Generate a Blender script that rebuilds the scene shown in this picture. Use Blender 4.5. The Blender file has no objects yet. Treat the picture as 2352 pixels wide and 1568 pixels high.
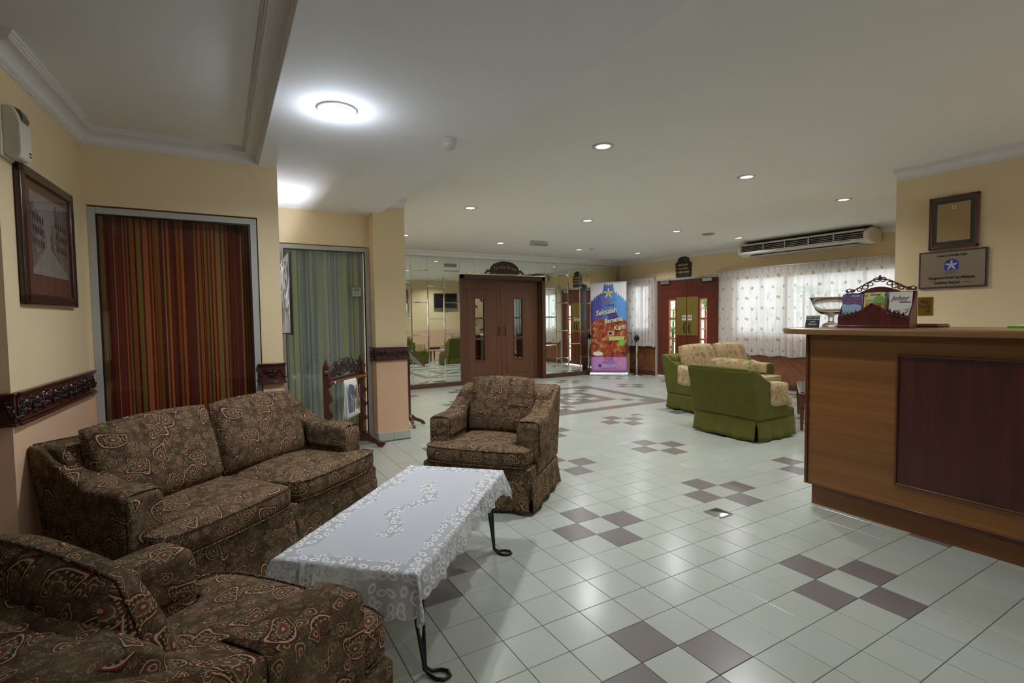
import bpy, math, random
from math import sin, cos, pi, radians, sqrt, atan2
from mathutils import Vector, Matrix
S = bpy.context.scene
COL = S.collection
random.seed(7)

# ------------------------------------------------------------------ camera, world, exposure
CAM = (-1.97722, -2.59922, 1.34949)
YAW, PITCH, ROLL, FPX = 0.52454777, -0.04684842, -0.01303678, 1155.465
cam = bpy.data.cameras.new('camera'); cam.sensor_width = 36; cam.lens = FPX / 2352 * 36
cam.clip_start = .02; cam.clip_end = 200
co = bpy.data.objects.new('camera', cam); COL.objects.link(co)
_f = Vector((sin(YAW), cos(YAW), 0)); _r = Vector((cos(YAW), -sin(YAW), 0)); _u = Vector((0, 0, 1))
f2 = _f * cos(PITCH) + _u * sin(PITCH); u2 = _u * cos(PITCH) - _f * sin(PITCH)
r3 = _r * cos(ROLL) + u2 * sin(ROLL); u3 = u2 * cos(ROLL) - _r * sin(ROLL)
co.matrix_world = Matrix(((r3.x, u3.x, -f2.x, CAM[0]), (r3.y, u3.y, -f2.y, CAM[1]), (r3.z, u3.z, -f2.z, CAM[2]), (0, 0, 0, 1)))
S.camera = co
S.view_settings.view_transform = 'Standard'; S.view_settings.look = 'None'
S.view_settings.gamma = 1; S.view_settings.exposure = EXPOSURE = 0.36
S.view_settings.use_curve_mapping = False
S.cycles.use_denoising = True
S.cycles.max_bounces = 10; S.cycles.transparent_max_bounces = 24; S.cycles.glossy_bounces = 6
S.cycles.caustics_reflective = False; S.cycles.caustics_refractive = False
S.cycles.sample_clamp_indirect = 6

w = bpy.data.worlds.new('World'); S.world = w; w.use_nodes = True
bg = w.node_tree.nodes['Background']; bg.inputs[0].default_value = (.86, .93, 1, 1); bg.inputs[1].default_value = 5.2

def light(name, kind, loc, power, color=(1, 1, 1), rot=(0, 0, 0), size=.1, sizey=None, spread=None, portal=False):
    l = bpy.data.lights.new(name, kind); l.energy = power; l.color = color
    if kind == 'AREA':
        l.size = size
        if sizey: l.shape = 'RECTANGLE'; l.size_y = sizey
        else: l.shape = 'DISK'
        if spread: l.spread = spread
        if portal: l.cycles.is_portal = True
    else: l.shadow_soft_size = size
    o = bpy.data.objects.new(name, l); COL.objects.link(o); o.location = loc; o.rotation_euler = rot
    return o

# window wall frame: s runs along the wall from the far corner, off is the distance into the room
WA = radians(-86.15); WX, WY = 6.45, 6.70
def W(s, off=0, z=0):
    return (WX + s * cos(WA) + off * sin(WA), WY + s * sin(WA) - off * cos(WA), z)
WROT = (0, 0, WA)
for (s0, s1, z0, z1) in ((.37, .90, 1.04, 2.07), (3.04, 5.85, 1.0, 2.06)):
    o = light('window_portal', 'AREA', W((s0 + s1) / 2, -.06, (z0 + z1) / 2), 1, size=s1 - s0, sizey=z1 - z0, portal=True)
    o.rotation_euler = (radians(-90), 0, WA)
DLC = (.975, .99, 1)
MAIN_LAMPS = [(.62, .45), (2.40, .47), (4.28, .55), (.64, 2.87), (2.40, 2.87), (4.20, 2.93), (5.70, 2.93),
              (.56, 5.09), (2.31, 5.17), (4.11, 5.27), (5.57, 5.19), (.62, -2.0), (2.2, -2.1)]
o = light('back_fill_portal', 'AREA', (2.7, -5.45, 1.15), 1, size=1.2, sizey=2.2, portal=True); o.rotation_euler = (radians(90), 0, 0)  # guides sky light through the unseen back opening added for fill
light('near_fill_light', 'AREA', (-1.05, -2.7, 2.48), 5, (1, .99, .97), size=.12, spread=radians(140))  # added fill light, out of view, to lift the near armchair
LAMP_W = 12.5
for i, (x, y) in enumerate(MAIN_LAMPS):
    p = LAMP_W * (.35 if y < -1 else 1.35 if i == 0 else 1)
    light('downlight_lamp', 'AREA', (x, y, 2.640), p, DLC, size=.11, spread=radians(145))
SOFFIT = (-1.385, .30)
light('bulb_light', 'POINT', (SOFFIT[0], SOFFIT[1], 2.37), 3.0, (.76, .86, 1), size=.03)
light('bulb_reflector', 'AREA', (SOFFIT[0], SOFFIT[1], 2.44), 19, (.90, .95, 1), size=.12, spread=radians(160))
light('trap_light', 'AREA', (-1.51, 2.42, 1.80), 4.2, (.80, .86, 1), rot=(pi, 0, 0), size=.05, sizey=.30, spread=radians(150))

# ------------------------------------------------------------------ tags and mesh helpers
def tag(o, label=None, cat=None, group=None, kind=None):
    if label: o['label'] = label
    if cat: o['category'] = cat
    if group: o['group'] = group
    if kind: o['kind'] = kind
    return o
def thing(name, label, cat, loc=(0, 0, 0), rotz=0, group=None, rot=None):
    o = bpy.data.objects.new(name, None); COL.objects.link(o); o.empty_display_size = .05
    o.location = loc; o.rotation_euler = rot or (0, 0, rotz)
    return tag(o, label, cat, group)
def copy_tree(o, parent=None):
    c = o.copy(); COL.objects.link(c)
    if parent: c.parent = parent
    for ch in list(o.children): copy_tree(ch, c)
    return c

class MB:
    def __init__(s): s.v = []; s.f = []; s.uv = None; s.sm = []
    def add(s, vs, fs, smooth=False, uvs=None):
        b = len(s.v); s.v += [tuple(p) for p in vs]; s.f += [tuple(i + b for i in f) for f in fs]; s.sm += [smooth] * len(fs)
        if uvs is not None:
            if s.uv is None: s.uv = {}
            for i, t in enumerate(uvs): s.uv[b + i] = t
        return s
    def box(s, x0, x1, y0, y1, z0, z1):
        v = [(x, y, z) for z in (z0, z1) for y in (y0, y1) for x in (x0, x1)]
        return s.add(v, [(0, 2, 3, 1), (4, 5, 7, 6), (0, 1, 5, 4), (2, 6, 7, 3), (0, 4, 6, 2), (1, 3, 7, 5)])
    def obox(s, c, size, rot=None):
        hx, hy, hz = [q / 2 for q in size]; M = rot or Matrix.Identity(3); c = Vector(c)
        v = [c + M @ Vector((x, y, z)) for z in (-hz, hz) for y in (-hy, hy) for x in (-hx, hx)]
        return s.add(v, [(0, 2, 3, 1), (4, 5, 7, 6), (0, 1, 5, 4), (2, 6, 7, 3), (0, 4, 6, 2), (1, 3, 7, 5)])
    def prism(s, poly, a, b, axis='z', smooth=False):
        def P(p, t):
            return {'z': (p[0], p[1], t), 'y': (p[0], t, p[1]), 'x': (t, p[0], p[1])}[axis]
        n = len(poly); v = [P(p, a) for p in poly] + [P(p, b) for p in poly]
        return s.add(v, [tuple(range(n))[::-1], tuple(range(n, 2 * n))] + [(i, (i + 1) % n, n + (i + 1) % n, n + i) for i in range(n)], smooth)
    def tube(s, pts, r, n=8, closed=False, smooth=True, caps=True):
        pts = [Vector(p) for p in pts]; m = len(pts); rings = []
        rr = r if isinstance(r, (list, tuple)) else [r] * m
        up = Vector((0, 0, 1)); prev = None
        for i, p in enumerate(pts):
            a = pts[(i - 1) % m] if (closed or i > 0) else p
            b = pts[(i + 1) % m] if (closed or i < m - 1) else p
            t = (b - a)
            t = t.normalized() if t.length > 1e-9 else up
            if prev is None:
                u = t.cross(up) if abs(t.z) < .95 else t.cross(Vector((1, 0, 0)))
            else: u = prev - t * prev.dot(t)
            u = u.normalized() if u.length > 1e-9 else Vector((1, 0, 0)); prev = u; w_ = t.cross(u)
            rings.append([p + (u * cos(2 * pi * k / n) + w_ * sin(2 * pi * k / n)) * rr[i] for k in range(n)])
        v = [q for g in rings for q in g]; f = []
        for i in range(m if closed else m - 1):
            j = (i + 1) % m
            f += [(i * n + k, i * n + (k + 1) % n, j * n + (k + 1) % n, j * n + k) for k in range(n)]
        if not closed and caps: f += [tuple(range(n))[::-1], tuple(range((m - 1) * n, m * n))]
        return s.add(v, f, smooth)
    def lathe(s, prof, n=24, c=(0, 0, 0), smooth=True, axis='z'):
        v = []; m = len(prof)
        for r, z in prof:
            for k in range(n):
                a = 2 * pi * k / n; p = (r * cos(a), r * sin(a), z)
                if axis == 'y': p = (p[0], p[2], p[1])
                if axis == 'x': p = (p[2], p[0], p[1])
                v.append((p[0] + c[0], p[1] + c[1], p[2] + c[2]))
        f = [(i * n + k, i * n + (k + 1) % n, (i + 1) * n + (k + 1) % n, (i + 1) * n + k) for i in range(m - 1) for k in range(n)]
        if prof[0][0] > 1e-6: f.append(tuple(range(n))[::-1])
        if prof[-1][0] > 1e-6: f.append(tuple(range((m - 1) * n, m * n)))
        return s.add(v, f, smooth)
    def grid(s, fn, nu, nv, smooth=True, uvfn=None, closeu=False):
        v = [fn(i / nu, j / nv) for j in range(nv + 1) for i in range(nu + 1)]
        f = [(j * (nu + 1) + i, j * (nu + 1) + i + 1, (j + 1) * (nu + 1) + i + 1, (j + 1) * (nu + 1) + i) for j in range(nv) for i in range(nu)]
        uv = [uvfn(i / nu, j / nv) for j in range(nv + 1) for i in range(nu + 1)] if uvfn else None
        return s.add(v, f, smooth, uv)
    def ball(s, c, r, sx=1, sy=1, sz=1, n=10, rot=None):
        m = n // 2; v = []; M = rot or Matrix.Identity(3); c = Vector(c)
        for i in range(m + 1):
            t = pi * i / m
            for k in range(n):
                a = 2 * pi * k / n
                v.append(c + M @ Vector((r * sx * sin(t) * cos(a), r * sy * sin(t) * sin(a), r * sz * cos(t))))
        f = [(i * n + k, (i + 1) * n + k, (i + 1) * n + (k + 1) % n, i * n + (k + 1) % n) for i in range(m) for k in range(n)]
        return s.add(v, f, True)
    def build(s, name, mat, parent=None, bevel=0, seg=2, loc=None, rotz=None, smooth=None, uvscale=1, solid=0, sub=0):
        me = bpy.data.meshes.new(name); me.from_pydata(s.v, [], s.f); me.validate(clean_customdata=False)
        if len(me.polygons) == len(s.sm):
            me.polygons.foreach_set('use_smooth', [bool(smooth) if smooth is not None else q for q in s.sm])
        uvl = me.uv_layers.new(name='UVMap'); vs = me.vertices; dat = [0.0] * (2 * len(me.loops))
        for p in me.polygons:
            nx, ny, nz = [abs(q) for q in p.normal]
            for li in p.loop_indices:
                vi = me.loops[li].vertex_index; c = vs[vi].co
                if s.uv is not None and vi in s.uv: t = s.uv[vi]
                elif nz >= nx and nz >= ny: t = (c.x, c.y)
                elif ny >= nx: t = (c.x, c.z)
                else: t = (c.y, c.z)
                dat[2 * li] = t[0] * uvscale; dat[2 * li + 1] = t[1] * uvscale
        uvl.data.foreach_set('uv', dat)
        if mat:
            for m_ in (mat if isinstance(mat, (list, tuple)) else [mat]): me.materials.append(m_)
        o = bpy.data.objects.new(name, me); COL.objects.link(o)
        if parent: o.parent = parent
        if loc: o.location = loc
        if rotz is not None: o.rotation_euler = (0, 0, rotz)
        if solid: q = o.modifiers.new('s', 'SOLIDIFY'); q.thickness = solid; q.offset = 0
        if bevel:
            q = o.modifiers.new('b', 'BEVEL'); q.width = bevel; q.segments = seg; q.limit_method = 'ANGLE'; q.angle_limit = radians(40)
            if smooth is not False:
                for p in me.polygons: p.use_smooth = True
                q.harden_normals = False
                me.update()
                try: me.set_sharp_from_angle(angle=radians(50))
                except Exception: pass
        if sub: q = o.modifiers.new('u', 'SUBSURF'); q.levels = sub; q.render_levels = sub
        return o

def struct(name, mb, mat, **k): return tag(mb.build(name, mat, **k), kind='structure')
def text(body, size, mat, parent, loc, rot, name='lettering', ext=.0008, align='CENTER', shear=0, sx=1, sy=1, space=1, label=None, bold=0):
    c = bpy.data.curves.new(name, 'FONT'); c.body = body; c.size = size; c.extrude = ext; c.align_x = align; c.align_y = 'CENTER'
    c.shear = shear; c.space_character = space; c.offset = bold; c.resolution_u = 3
    c.materials.append(mat); o = bpy.data.objects.new(name, c); COL.objects.link(o); o.parent = parent
    o.location = loc; o.rotation_euler = rot; o.scale = (sx, sy, 1)
    if label: o['label'] = label
    return o

# ------------------------------------------------------------------ materials
class NT:
    def __init__(s, name):
        s.m = bpy.data.materials.new(name); s.m.use_nodes = True; s.t = s.m.node_tree; s.n = s.t.nodes; s.l = s.t.links
        s.b = s.n['Principled BSDF']; s.out = s.n['Material Output']
    def new(s, t, **k):
        n = s.n.new(t)
        for a, b in k.items(): setattr(n, a, b)
        return n
    def put(s, sock, v):
        if hasattr(v, 'links') or isinstance(v, bpy.types.NodeSocket): s.l.new(v, sock)
        else:
            if isinstance(v, (tuple, list)) and len(v) == 3 and sock.type == 'RGBA': v = (*v, 1)
            sock.default_value = v
    def math(s, op, a, b=0, c=None, clamp=False):
        n = s.new('ShaderNodeMath', operation=op, use_clamp=clamp); s.put(n.inputs[0], a); s.put(n.inputs[1], b)
        if c is not None: s.put(n.inputs[2], c)
        return n.outputs[0]
    def vmath(s, op, a, b=(0, 0, 0)):
        n = s.new('ShaderNodeVectorMath', operation=op); s.put(n.inputs[0], a); s.put(n.inputs[1], b); return n.outputs[0]
    def scale(s, a, f):
        n = s.new('ShaderNodeVectorMath', operation='SCALE'); s.put(n.inputs[0], a); s.put(n.inputs['Scale'], f); return n.outputs[0]
    def sep(s, a): n = s.new('ShaderNodeSeparateXYZ'); s.put(n.inputs[0], a); return n.outputs
    def comb(s, x=0, y=0, z=0):
        n = s.new('ShaderNodeCombineXYZ')
        for i, v in enumerate((x, y, z)): s.put(n.inputs[i], v)
        return n.outputs[0]
    def uv(s): return s.new('ShaderNodeTexCoord').outputs['UV']
    def obj(s): return s.new('ShaderNodeTexCoord').outputs['Object']
    def pos(s): return s.new('ShaderNodeNewGeometry').outputs['Position']
    def noise(s, vec, scale=5, detail=3, rough=.5, dist=0, out='Fac'):
        n = s.new('ShaderNodeTexNoise'); s.put(n.inputs['Vector'], vec); n.inputs['Scale'].default_value = scale
        n.inputs['Detail'].default_value = detail; n.inputs['Roughness'].default_value = rough; n.inputs['Distortion'].default_value = dist
        return n.outputs[out]
    def voro(s, vec, scale=5, rnd=1, feature='F1', dim='2D'):
        n = s.new('ShaderNodeTexVoronoi', feature=feature, voronoi_dimensions=dim); s.put(n.inputs['Vector'], vec)
        n.inputs['Scale'].default_value = scale; n.inputs['Randomness'].default_value = rnd; return n.outputs
    def white(s, v, dim='1D'):
        n = s.new('ShaderNodeTexWhiteNoise', noise_dimensions=dim)
        s.put(n.inputs['W' if dim == '1D' else 'Vector'], v); return n.outputs
    def ramp(s, fac, stops, interp='LINEAR'):
        n = s.new('ShaderNodeValToRGB'); n.color_ramp.interpolation = interp; e = n.color_ramp.elements
        while len(e) < len(stops): e.new(.5)
        for q, (p, c) in zip(e, stops):
            q.position = p; q.color = (c, c, c, 1) if isinstance(c, (int, float)) else (*c, 1)
        s.put(n.inputs[0], fac); return n.outputs[0]
    def mix(s, f, a, b, blend='MIX'):
        n = s.new('ShaderNodeMix', data_type='RGBA', blend_type=blend); s.put(n.inputs[0], f); s.put(n.inputs[6], a); s.put(n.inputs[7], b); return n.outputs[2]
    def bump(s, h, strength=.3, dist=.01):
        n = s.new('ShaderNodeBump'); n.inputs['Strength'].default_value = strength; n.inputs['Distance'].default_value = dist
        s.put(n.inputs['Height'], h); s.l.new(n.outputs[0], s.b.inputs['Normal']); return n
    def set(s, color=None, rough=None, metal=None, spec=None, coat=None, emit=None, estr=None, sheen=None):
        for k, v in (('Base Color', color), ('Roughness', rough), ('Metallic', metal), ('Specular IOR Level', spec), ('Coat Weight', coat),
                     ('Emission Color', emit), ('Emission Strength', estr), ('Sheen Weight', sheen)):
            if v is not None: s.put(s.b.inputs[k], v)
        return s

def srgb(r, g, b):
    def f(c):
        c /= 255; return c / 12.92 if c <= .04045 else ((c + .055) / 1.055) ** 2.4
    return (f(r), f(g), f(b))
def plain(name, col, rough=.5, metal=0, spec=.5, coat=0, grain=0, emit=None, estr=0, sheen=0):
    t = NT(name)
    if grain:
        c = t.mix(t.noise(t.obj(), 60, 3), tuple(q * (1 - grain) for q in col), tuple(min(1, q * (1 + grain)) for q in col))
    else: c = col
    t.set(c, rough, metal, spec, coat, emit, estr, sheen); return t.m
def wood(name, c1, c2, scale=1.0, axis=2, rough=.35, coat=.15, fine=1.0, bands=None):
    t = NT(name); x, y, z = t.sep(t.obj()); k = [26 * scale] * 3; k[axis] = 1.6 * scale
    v = t.comb(t.math('MULTIPLY', x, k[0]), t.math('MULTIPLY', y, k[1]), t.math('MULTIPLY', z, k[2]))
    a = t.noise(v, 1, 5, .6, .6); b = t.noise(v, 6 * fine, 2, .5)
    f = t.math('ADD', t.math('MULTIPLY', a, .75), t.math('MULTIPLY', b, .25))
    c = t.ramp(f, [(.32, c1), (.68, c2)])
    if bands:  # broad veneer leaves along one axis
        q = t.noise(t.comb(0, 0, t.math('MULTIPLY', (x, y, z)[bands[0]], bands[1])), 1, 3, .6)
        c = t.mix(t.ramp(q, [(.35, 0.0), (.65, 1.0)]), c, tuple(u * bands[2] for u in c1))
    t.set(c, rough, 0, .5, coat); t.b.inputs['Coat Roughness'].default_value = .2
    t.bump(f, .08, .002); return t.m

# wall paint: cream above the dado rail, peach below it (that is how the wall is painted)
t = NT('wall_paint'); z = t.sep(t.pos())[2]
n1 = t.noise(t.pos(), 1.3, 3)
up_ = t.mix(n1, srgb(226, 205, 164), srgb(234, 214, 174)); lo_ = t.mix(n1, srgb(222, 182, 150), srgb(230, 192, 160))
t.set(t.mix(t.math('GREATER_THAN', z, .97), lo_, up_), .75, 0, .25); t.bump(t.noise(t.pos(), 180, 3), .12, .002)
M_WALL = t.m
t = NT('wall_paint_cream'); t.set(t.mix(t.noise(t.pos(), 1.3, 3), srgb(228, 204, 160), srgb(236, 212, 170)), .75, 0, .25)
t.bump(t.noise(t.pos(), 180, 3), .1, .002); M_WALL2 = t.m
t = NT('soffit_lit_paint'); t.set(t.mix(t.noise(t.pos(), .8, 3), srgb(244, 243, 244), srgb(248, 247, 248)), .8, 0, .2); M_SOFF = t.m  # lighter than the ceiling: the soffit's extra light is put into the colour
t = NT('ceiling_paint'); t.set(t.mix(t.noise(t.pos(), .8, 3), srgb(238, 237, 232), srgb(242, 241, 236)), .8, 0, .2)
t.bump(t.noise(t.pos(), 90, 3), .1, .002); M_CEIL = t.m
M_CORN = plain('plaster_cornice', srgb(228, 226, 224), .6)
# floor tiles
def tile_mat(name, c1, c2, c3, rough):
    t = NT(name); P = t.pos(); x, y, z = t.sep(P)
    idx = t.comb(t.math('FLOOR', t.math('DIVIDE', x, .2)), t.math('FLOOR', t.math('DIVIDE', y, .2)), 0)
    wn = t.white(idx, '2D')[0]; sp = t.noise(P, 420, 2, .7); bl = t.noise(P, 3.5, 4, .6)
    c = t.mix(wn, c1, c2); c = t.mix(t.ramp(bl, [(.40, 0.0), (.80, .30)]), c, c3)
    c = t.mix(t.ramp(sp, [(.55, 0.0), (.8, .25)]), c, tuple(q * .7 for q in c1))
    r = t.math('ADD', rough, t.math('MULTIPLY', bl, .04))
    t.set(c, r, 0, .5); t.bump(t.noise(P, 60, 2), .02, .001); return t.m
M_TL = tile_mat('floor_tile_celadon', srgb(168, 173, 163), srgb(174, 179, 169), srgb(162, 164, 150), .20)
M_TD = tile_mat('floor_tile_mauve', srgb(113, 105, 103), srgb(119, 111, 109), srgb(112, 104, 102), .24)
M_GROUT = plain('grout', srgb(88, 86, 80), .9)
M_SKT = plain('tile_skirting', srgb(178, 182, 170), .35)
# woods
M_MAHOG = wood('mahogany_carved', srgb(58, 26, 20), srgb(84, 40, 28), 1, 0, .28, .3)
M_MAHOGD = plain('mahogany_relief', srgb(42, 24, 24), .22, coat=.4)
M_DOOR = wood('door_veneer', srgb(80, 47, 28), srgb(102, 63, 38), 1, 2, .45, .0)
M_DOORF = wood('door_frame_wood', srgb(66, 38, 24), srgb(86, 52, 32), 1, 2, .4, .05)
M_DOOR2 = wood('door_red_veneer', srgb(84, 34, 24), srgb(108, 48, 34), 1, 2, .3, .25)
M_DOOR2L = wood('door_bead_wood', srgb(150, 84, 48), srgb(170, 98, 58), 1, 2, .4)
M_COUNT = wood('counter_veneer', srgb(126, 80, 34), srgb(152, 100, 46), .8, 1, .38, .1, 1.5, bands=(2, 9, .78))
M_CTOP = wood('counter_top_wood', srgb(120, 84, 48), srgb(140, 100, 60), .8, 1, .28, .3)
M_CPAN = wood('counter_dark_panel', srgb(52, 20, 16), srgb(82, 34, 26), .9, 2, .35, .1, 1.2)
M_CEDGE = plain('counter_edge_wood', srgb(92, 48, 28), .3, coat=.2)
M_TBLW = wood('side_table_wood', srgb(78, 40, 18), srgb(104, 58, 30), 1, 2, .3, .3)
M_FRAMEW = wood('picture_frame_wood', srgb(40, 22, 18), srgb(64, 34, 28), 1, 2, .28, .3)
M_FRAMER = wood('certificate_frame_wood', srgb(70, 22, 22), srgb(98, 34, 32), 1, 2, .25, .3)
t = NT('wainscot_veneer'); x, y, z = t.sep(t.obj())
u_ = t.math('ADD', x, z); v_ = t.math('SUBTRACT', x, z)
pan = t.math('GREATER_THAN', t.math('FRACT', t.math('MULTIPLY', x, 1.25)), .5)
a = t.noise(t.comb(t.math('MULTIPLY', u_, 30), t.math('MULTIPLY', v_, 2), 0), 1, 4, .6)
b = t.noise(t.comb(t.math('MULTIPLY', u_, 2), t.math('MULTIPLY', v_, 30), 0), 1, 4, .6)
m_ = t.new('ShaderNodeMix', data_type='FLOAT'); t.put(m_.inputs[0], pan); t.put(m_.inputs[2], a); t.put(m_.inputs[3], b)
t.set(t.ramp(m_.outputs[0], [(.35, srgb(96, 54, 30)), (.65, srgb(138, 86, 54))]), .4, 0, .5, .1); M_WAIN = t.m
# metals, glass, plastics
M_MIRROR = plain('mirror_silvering', (.78, .83, .77), .012, 1)
M_MIRED = plain('mirror_bevel', (.86, .90, .86), .04, 1)
M_STEEL = plain('brushed_steel', (.62, .63, .66), .28, 1)
M_CHROME = plain('chrome', (.75, .75, .75), .12, 1)
M_ALU = plain('anodised_aluminium', srgb(196, 196, 196), .35, .6)
M_WFRAME = plain('window_frame_paint', srgb(176, 174, 166), .5, grain=.06)
M_IRON = plain('black_wrought_iron', (.012, .011, .012), .38, .3)
M_BRASS = plain('brushed_brass_plate', srgb(150, 128, 70), .45, .7)
M_BRASS2 = plain('polished_brass', srgb(190, 160, 80), .12, 1)
M_PLASTW = plain('white_plastic', srgb(214, 210, 200), .35)
M_PLASTC = plain('cream_plastic', srgb(226, 218, 204), .3)
M_BLACK = plain('black_plastic', (.012, .012, .014), .35)
M_TRIMW = plain('lamp_trim_white', srgb(205, 205, 205), .4)
M_WHITE = plain('white_paint', srgb(230, 230, 228), .6)
M_PAPER = plain('paper', srgb(225, 222, 214), .7)
t = NT('lamp_glow'); t.set((1, 1, 1), .5, emit=(1, .98, .95), estr=3.2); M_GLOW = t.m
t = NT('bulb_glow'); t.set((1, 1, 1), .5, emit=(.93, .96, 1), estr=14); M_BULB = t.m
def glass(name, tint=(1, 1, 1), refl=1.0, base=.04, k5=.9):
    t = NT(name); t.n.remove(t.b)
    tr = t.new('ShaderNodeBsdfTransparent'); tr.inputs[0].default_value = (*tint, 1)
    gl = t.new('ShaderNodeBsdfGlossy'); gl.inputs['Roughness'].default_value = .0; gl.inputs['Color'].default_value = (refl, refl, refl, 1)
    ge = t.new('ShaderNodeNewGeometry'); dt = t.new('ShaderNodeVectorMath', operation='DOT_PRODUCT'); t.l.new(ge.outputs['Normal'], dt.inputs[0]); t.l.new(ge.outputs['Incoming'], dt.inputs[1])
    f5 = t.math('POWER', t.math('SUBTRACT', 1, t.math('ABSOLUTE', dt.outputs['Value'])), 5)
    mx = t.new('ShaderNodeMixShader'); t.put(mx.inputs[0], t.math('ADD', t.math('MULTIPLY', f5, k5), base, clamp=True)); t.l.new(tr.outputs[0], mx.inputs[1]); t.l.new(gl.outputs[0], mx.inputs[2])
    t.l.new(mx.outputs[0], t.out.inputs[0]); return t.m
M_GLASSW = glass('window_glass', (.88, .92, .90))
M_GLASSD = glass('tinted_window_glass', (.90, .88, .86), base=.035)
M_GLASSP = glass('picture_glass', (.97, .97, .97), base=.01, k5=.35)
t = NT('clear_glass'); t.set((1, 1, 1), .02); t.b.inputs['Transmission Weight'].default_value = 1; t.b.inputs['IOR'].default_value = 1.45
M_GLASSB = t.m
t = NT('smoked_glass_top'); t.set(srgb(38, 34, 36), .08, 0, .25); M_GLASST = t.m

# ---- printed fabrics
def paisley_layer(t, vec, scale, seed, big=True):
    v = t.vmath('ADD', t.scale(vec, scale), (seed * 3.7, seed * 1.9, 0))
    nz = t.noise(v, .9, 2, out='Color'); v = t.vmath('ADD', v, t.scale(t.vmath('SUBTRACT', nz, (.5, .5, .5)), .5 if big else .3))
    o = t.voro(v, 1, .75); d = t.vmath('SUBTRACT', v, o['Position'])
    r_, g_, b_ = t.sep(o['Color'])
    rot = t.new('ShaderNodeVectorRotate', rotation_type='Z_AXIS'); t.put(rot.inputs['Vector'], d); t.put(rot.inputs['Angle'], t.math('MULTIPLY', r_, 6.283))
    x, y, _ = t.sep(rot.outputs[0])
    xb = t.math('ADD', x, t.math('MULTIPLY', t.math('MULTIPLY', y, y), 1.1))
    wf = t.math('MAXIMUM', t.math('ADD', 1.5, t.math('MULTIPLY', y, 2.4)), .4)
    xx = t.math('MULTIPLY', xb, wf)
    dist = t.math('SQRT', t.math('ADD', t.math('MULTIPLY', xx, xx), t.math('MULTIPLY', y, y)))
    return dist, g_, b_, v
def paisley(name, dark, olive, cream, wine, gain=1.0):
    t = NT(name); uv = t.uv()
    d1, g1, b1, v1 = paisley_layer(t, uv, 6.6, 1)
    d2, g2, b2, v2 = paisley_layer(t, uv, 17, 2, False)
    d3, g3, b3, v3 = paisley_layer(t, uv, 46, 5, False)
    g = lambda c, k=1.0: tuple(q * gain * k for q in c)
    base = t.mix(t.ramp(t.noise(uv, 9, 4, .6), [(.35, 0.0), (.65, 1.0)]), g(dark), g(olive))
    # tiny filler
    r3 = t.ramp(d3, [(0, .9), (.10, .1), (.20, .1), (.26, .85), (.34, .1)], 'LINEAR')
    c = t.mix(r3, base, t.mix(g3, g(cream, .75), g(wine, .9)))
    # medium sprigs
    c2 = t.ramp(d2, [(0, g(wine)), (.09, g(cream, .8)), (.15, g(olive, .8)), (.21, g(wine, .8)), (.255, g(olive)), (.29, g(cream, .95)), (.33, g(dark, .8))], 'CONSTANT')
    f2 = t.math('MULTIPLY', t.math('LESS_THAN', d2, .36), t.math('GREATER_THAN', g2, .10))
    c = t.mix(t.math('MULTIPLY', f2, .9), c, c2)
    # large paisleys
    c1 = t.ramp(d1, [(0, g(cream, .8)), (.045, g(wine)), (.09, g(olive, 1.1)), (.15, g(cream, .8)), (.165, g(olive, .75)), (.22, g(wine, .9)), (.238, g(dark, 1.3)), (.30, g(cream)), (.325, g(wine)), (.35, g(dark))], 'CONSTANT')
    dots = t.math('LESS_THAN', t.voro(v1, 13, .2)['Distance'], .27)
    band = t.math('MULTIPLY', t.math('GREATER_THAN', d1, .165), t.math('LESS_THAN', d1, .30))
    c1 = t.mix(t.math('MULTIPLY', t.math('MULTIPLY', dots, band), .7), c1, g(cream, .9))
    f1 = t.math('MULTIPLY', t.math('LESS_THAN', d1, .37), t.math('GREATER_THAN', b1, .05))
    c = t.mix(t.math('MULTIPLY', f1, .88), c, c1)
    # scroll lines between
    sc = t.noise(uv, 15, 1, .4, 2.5); ln = t.math('LESS_THAN', t.math('ABSOLUTE', t.math('SUBTRACT', t.math('FRACT', t.math('MULTIPLY', sc, 6)), .5)), .06)
    c = t.mix(t.math('MULTIPLY', t.math('MULTIPLY', ln, t.math('SUBTRACT', 1, f1)), .35), c, g(cream, .8))
    wv = t.noise(uv, 700, 2, .6); c = t.mix(.35, c, t.mix(wv, (.0, .0, .0), (1, 1, 1)), 'SOFT_LIGHT')
    t.set(c, .9, 0, .08); t.bump(t.math('ADD', t.math('MULTIPLY', wv, .5), t.noise(uv, 14, 3)), .35, .004)
    return t.m
M_PAIS = paisley('paisley_upholstery', srgb(54, 42, 34), srgb(106, 92, 70), srgb(210, 186, 144), srgb(132, 52, 52), .70)
t = NT('green_velvet'); uv = t.uv()
nz = t.noise(uv, 5, 5, .65); ns = t.noise(t.vmath('MULTIPLY', uv, (60, 6, 1)), 1, 3)
t.set(t.mix(t.math('ADD', t.math('MULTIPLY', nz, .8), t.math('MULTIPLY', ns, .2)), srgb(60, 60, 18), srgb(96, 96, 38)), .85, 0, .2, sheen=.25)
t.b.inputs['Sheen Tint'].default_value = (.5, .52, .22, 1); t.bump(t.noise(uv, 220, 2), .15, .003); M_VELV = t.m
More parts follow.
